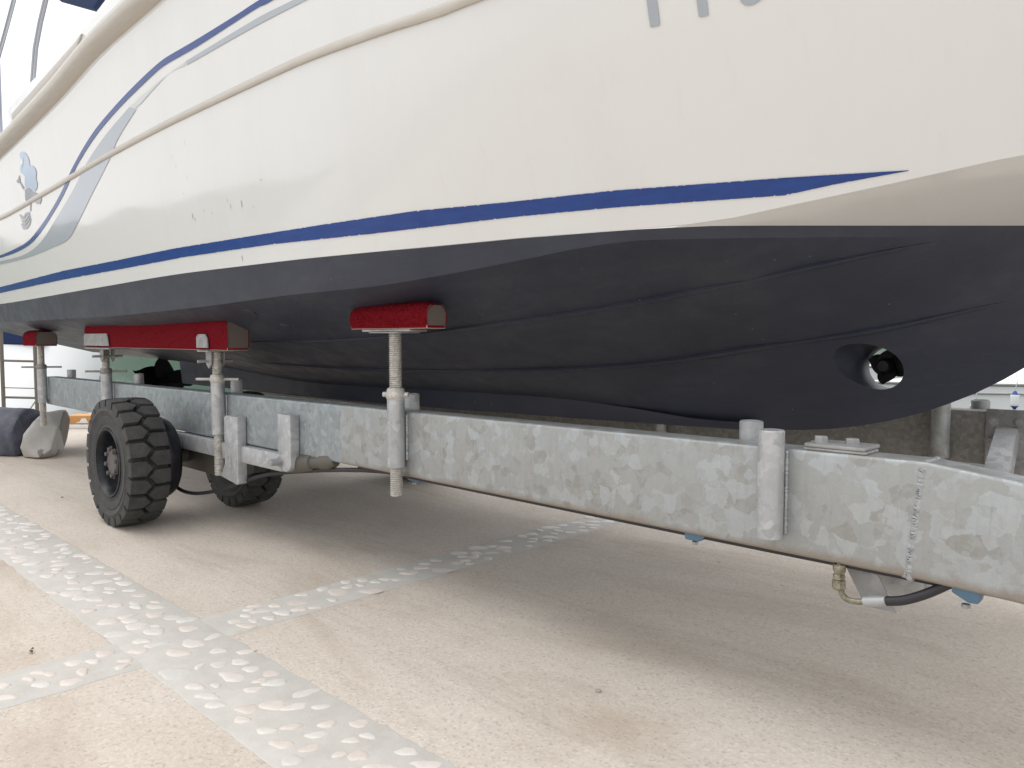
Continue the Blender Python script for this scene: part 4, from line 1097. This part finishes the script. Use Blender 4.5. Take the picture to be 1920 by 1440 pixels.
for x, y, D in ((37, 838, 7.05), (44, 815, 7.0), (62, 790, 7.05), (85, 773, 7.2), (122, 769, 7.4), (131, 787, 7.5), (131, 812, 7.5), (116, 838, 7.4), (112, 800, 7.1), (98, 842, 7.0), (46, 858, 0), (70, 862, 0), (105, 855, 0), (118, 847, 0), (126, 775, 7.8), (80, 775, 7.6), (60, 846, 0), (112, 838, 0)):
    if D == 0: D = EYE*F/(y-634)
    q = atD(x, y, D); q.z = max(q.z, 0.004); cl_.append(bm.verts.new(q))
r_ = bmesh.ops.convex_hull(bm, input=cl_)
bmesh.ops.delete(bm, geom=[v for v in bm.verts if not v.link_faces], context='VERTS')
bmesh.ops.triangulate(bm, faces=bm.faces[:])
for _ in range(4): bmesh.ops.subdivide_edges(bm, edges=bm.edges[:], cuts=1, use_grid_fill=True)
for _ in range(4): bmesh.ops.smooth_vert(bm, verts=bm.verts[:], factor=0.5, use_axis_x=True, use_axis_y=True, use_axis_z=True)
bmesh.ops.recalc_face_normals(bm, faces=bm.faces[:])
nn_ = [(v, v.normal.copy()) for v in bm.verts]
for v, nr in nn_:
    q = v.co; f = 0.014*noise.noise(q*5)+0.012*(0.3-abs(noise.noise(q*2.6)))
    v.co += nr*f*1.4; v.co.z = max(v.co.z, 0.003)
for f in bm.faces:
    q = f.calc_center_median()-CAM; px_ = 960+F*q.dot(VR)/q.dot(VD); py_ = 720-F*q.dot(VU)/q.dot(VD)
    if px_ > 111+0.25*abs(py_-800) and 772 < py_ < 842: f.material_index = 1
    elif 70 < px_ < 112 and 843 < py_ < 858 and noise.noise(f.calc_center_median()*7) > 0.0: f.material_index = 1  # dark patches coloured in along the bottom folds
TARPD = mat('tan_lining_and_dark_folds', (0.20, 0.175, 0.15), 0.8)
link('folded_end', bm, [TARPG, TARPD], tb, 40)

# metal ladder standing on the quay edge
lx0, lx1 = atD(2, 634, 9.3), atD(65, 634, 9.3)
lad = thing('ladder', 'slim metal ladder frame standing at the quay edge beyond the rolled cover', 'ladder', (lx0.x, lx0.y, 0))
for q in (lx0, lx1):
    bm = BM(); tube(bm, [(q.x, q.y, 0), (q.x, q.y, 1.5)], 0.022, 10); link('rail', bm, WOOD, lad, 40)
for zz in (EYE-(676-634)/F*9.3, EYE-(727-634)/F*9.3, EYE-(745-634)/F*9.3, EYE+0.22, 0.12):
    bm = BM(); tube(bm, [(lx0.x, lx0.y, zz), (lx1.x, lx1.y, zz-0.01)], 0.014 if abs(zz-(EYE-(727-634)/F*9.3)) > .01 else 0.006, 8); link('rung', bm, WOOD, lad, 40)
bm = BM(); tube(bm, [(lx1.x, lx1.y, 0.36), atD(53, 772, 9.0)], 0.008, 8); link('stay', bm, WOOD, lad, 40)

# orange board with white mark and pale kerb block at the quay edge
ob0, ob1 = atD(124, 795, 9.35), atD(230, 797, 9.35)
dirv = (ob1-ob0); dirv.z = 0; nrm_ = Vector((-dirv.y, dirv.x, 0)).normalized()
ob = thing('orange_board', 'orange board with a white pointed mark lying on the pale block at the quay edge', 'board', (ob0.x, ob0.y, 0.08))
zt0, zt1 = EYE-(795-634)/F*9.35, EYE-(779-634)/F*9.35
bm = BM(); prism(bm, [Vector((ob0.x, ob0.y, zt0)), Vector((ob1.x, ob1.y, zt0)), Vector((ob1.x, ob1.y, zt1)), Vector((ob0.x, ob0.y, zt1))], nrm_*0.25); bevel_all(bm, 0.006)
link('board_panel', bm, ORANGE, ob, 40)
bm = BM(); bm.faces.new([bm.verts.new(atD(x, y, 9.345)) for x, y in ((141, 793), (150, 790), (152, 785), (160, 784), (166, 793))]); link('white_mark', bm, WHITEM, ob, None)
bm = BM(); prism(bm, [Vector((ob0.x, ob0.y, 0.0)), Vector((ob1.x, ob1.y, 0.0)), Vector((ob1.x, ob1.y, zt0-0.002)), Vector((ob0.x, ob0.y, zt0-0.002))], nrm_*0.3); bevel_all(bm, 0.008)
tag(link('kerb_block', bm, WHITEM, None, 40), 'low pale block under the orange board at the quay edge', 'kerb')

# moored boats
def moored(name, label, bowp, sternp, zs, zs_bow, beam_, flare, group=None, lines_=(), cabin=None, prof=None):
    """hull with the sheer line from stern to bow; bow and stern are XY points on the near gunwale"""
    b, s = Vector((*bowp, 0)), Vector((*sternp, 0)); t = (b-s); Ln = t.length; t.normalize(); nv = Vector((-t.y, t.x, 0))
    if nv.dot(Vector((s.x, s.y, 0))) < 0: nv = -nv                # away from the camera
    root = thing(name, label, 'boat', (s.x, s.y, -0.85), group)
    ks = 36; rows = []; cl = s+nv*beam_/2
    prof = prof or [(1.0, 0), (0.965, 0.30), (0.93, 0.55), (0.86, 0.8), (0.6, 1.0), (0.0, 1.12)]
    bm = BM(); all_ = []
    for side in (-1, 1):
        R_ = []
        for i in range(ks+1):
            u = i/ks; hb = beam_/2*(1-max(0, (u-0.45)/0.55)**2.3); sheer = lerp(zs, zs_bow, u*u)
            R_.append([bm.verts.new(cl+t*(Ln*u*(1-0.10*d_*(u**3)))+nv*(side*hb*wf)+Vector((0, 0, lerp(sheer, -1.0, d_)))) for wf, d_ in prof])
        for A, B in zip(R_, R_[1:]):
            for k in range(len(prof)-1): bm.faces.new((A[k], A[k+1], B[k+1], B[k]))
        all_.append(R_)
    for i in range(ks): bm.faces.new((all_[0][i][0], all_[0][i+1][0], all_[1][i+1][0], all_[1][i][0]))
    bm.faces.new([r for r in all_[0][0]]+[r for r in all_[1][0][::-1]])
    bmesh.ops.remove_doubles(bm, verts=bm.verts[:], dist=0.002)
    link('hull', bm, WHITEP, root, 35)
    for dz, rad, m_ in lines_:
        bm = BM(); pts_ = []
        for i in range(ks+1):
            u = i/ks; hb = beam_/2*(1-max(0, (u-0.45)/0.55)**2.3); wf = lerp(1, 0.93, min(1, max(0, dz)/1.0)); 
            pts_.append(cl+t*(Ln*u)+nv*(-hb*wf-0.004)+Vector((0, 0, lerp(zs, zs_bow, u*u)-dz)))
        tube(bm, pts_, rad, 8); link('rub_line', bm, m_, root, 50)
    if cabin:
        c0_, c1_, hgt, ins, m_ = cabin; bm = BM(); poly = []
        zc = zs-0.05
        prism(bm, [s+t*(Ln*c0_)+nv*ins+Vector((0, 0, zc)), s+t*(Ln*c1_)+nv*ins+Vector((0, 0, zc)), s+t*(Ln*(c1_-0.10))+nv*ins+Vector((0, 0, zc+hgt)), s+t*(Ln*(c0_+0.02))+nv*ins+Vector((0, 0, zc+hgt))], nv*(beam_-2*ins)); bevel_all(bm, 0.05, 3)
        link('cabin', bm, m_, root, 40)
    return root
# left: white motor boat across the basin, bow behind the second post, sides sloped to catch more skylight
mb = moored('moored_boat', 'big white boat with sides sloped to catch more skylight, moored beyond the quay, seen under the stern past the ladder', tuple(atD(209, 634, 16.0))[:2], tuple(atD(-520, 634, 13.2))[:2],
       EYE-(643-634)/F*15, EYE-(640-634)/F*15, 4.4, 0.1, None, [], (0.1, 0.8, 0.45, 1.7, NAVY), prof=[(0.22, 0), (0.45, 0.25), (0.66, 0.5), (0.86, 0.75), (0.98, 0.93), (0.9, 1.05), (0.0, 1.12)])
# right: white yachts beyond the far beam
ra, rb_ = atD(1800, 634, 8.2), atD(2600, 634, 7.4)
mr = moored('moored_boat', 'white moored yacht with thin grey rub lines and a blue tipped fender beyond the bow', tuple(atD(1700, 634, 10.4))[:2], tuple(atD(2700, 634, 10.4))[:2],
       EYE-(722-634)/F*10.4, EYE-(728-634)/F*10.4, 3.0, 0.1, None, [(0.0, 0.022, GREYL), (0.13, 0.010, GREYL), (0.36, 0.010, GREYL), (1.0, 0.05, NAVY)], (0.15, 0.72, 0.42, 0.5, WHITEP))
moored('moored_boat', 'white hull of a farther yacht showing above the deck of the fendered yacht', tuple(atD(1560, 634, 19))[:2], tuple(atD(2400, 634, 19))[:2],
       EYE-(690-634)/F*19, EYE-(690-634)/F*19, 3.2, 0.1, None, [(0.0, 0.03, GREYL)], (0.2, 0.7, 0.5, 0.5, WHITEP))
def fender(px, pyt, pyb, D, tilt, tips, label):
    root = thing('fender', label, 'fender', tuple(atD(px, pyb, D)), 'fenders hung on moored boats')
    L_ = (pyb-pyt)/F*D; r_ = L_*0.21; bm = BM()
    prof = [(0.001, 0), (r_*.35, 0.005), (r_*.45, L_*.08), (r_*.95, L_*.2), (r_, L_*.3), (r_, L_*.72), (r_*.95, L_*.8), (r_*.45, L_*.92), (r_*.3, L_), (0.001, L_)]
    lathe(bm, prof, (0, 0, 0), 'Z', 20)
    for f in bm.faces:
        z = f.calc_center_median().z/L_; f.material_index = 1 if (z < 0.17 or z > 0.83) else 0
    Mx = Matrix.Translation(atD(px, pyb, D)) @ Matrix.Rotation(tilt, 4, VD)
    for v in bm.verts: v.co = Mx @ v.co
    link('fender_body', bm, [FWHITE, tips], root, 40)
    bm = BM(); top = Mx @ Vector((0, 0, L_)); tube(bm, [top, top+Vector((0.02, 0, 0.12)), atD(px+2, pyt-45, D+0.15)], 0.006, 8); link('fender_rope', bm, ROPE, root, 40)
fender(1902, 733, 768, 9.9, 0, FBLUE, 'white cylinder fender with blue tips hanging on the yacht beyond the far beam')
fender(1821, 744, 768, 9.9, 0.35, GREYL, 'tilted white fender with grey tips between the bow and the blue tipped fender')
# litter on the ground
def pebble(px, py, r_, m, label, name='small_stone'):
    q = atZ(px, py, 0); bm = BM(); bmesh.ops.create_icosphere(bm, subdivisions=3, radius=1)
    for v in bm.verts:
        f = 1+0.25*noise.noise(v.co*1.7+Vector((px, 0, 0))); v.co = Vector((v.co.x*r_*1.2*f, v.co.y*r_*f, max(-0.3, v.co.z)*r_*0.75*f+r_*0.22))+q
    tag(link(name, bm, m, None, 60), label, 'stone')
pebble(1122, 1297, 0.009, STONE, 'small grey stone alone on the open concrete')
pebble(116, 933, 0.009, STONE, 'tiny dark stone on the concrete left of the front wheel')
bm = BM(); q = atZ(56, 1219, 0.006)
v_ = [bm.verts.new(q+Vector(p_)) for p_ in ((0, 0, 0), (.02, .006, .004), (.034, 0, .001), (.02, -.008, .006), (-.012, .012, .004), (-.008, .016, .0))]
bm.faces.new(v_[:4]); bm.faces.new((v_[0], v_[4], v_[5])); bmesh.ops.solidify(bm, geom=bm.faces[:], thickness=0.001)
tag(link('dry_leaf', bm, LEAFM, None, None), 'shrivelled brown leaf on the slab beside the cobble crossing', 'leaf')
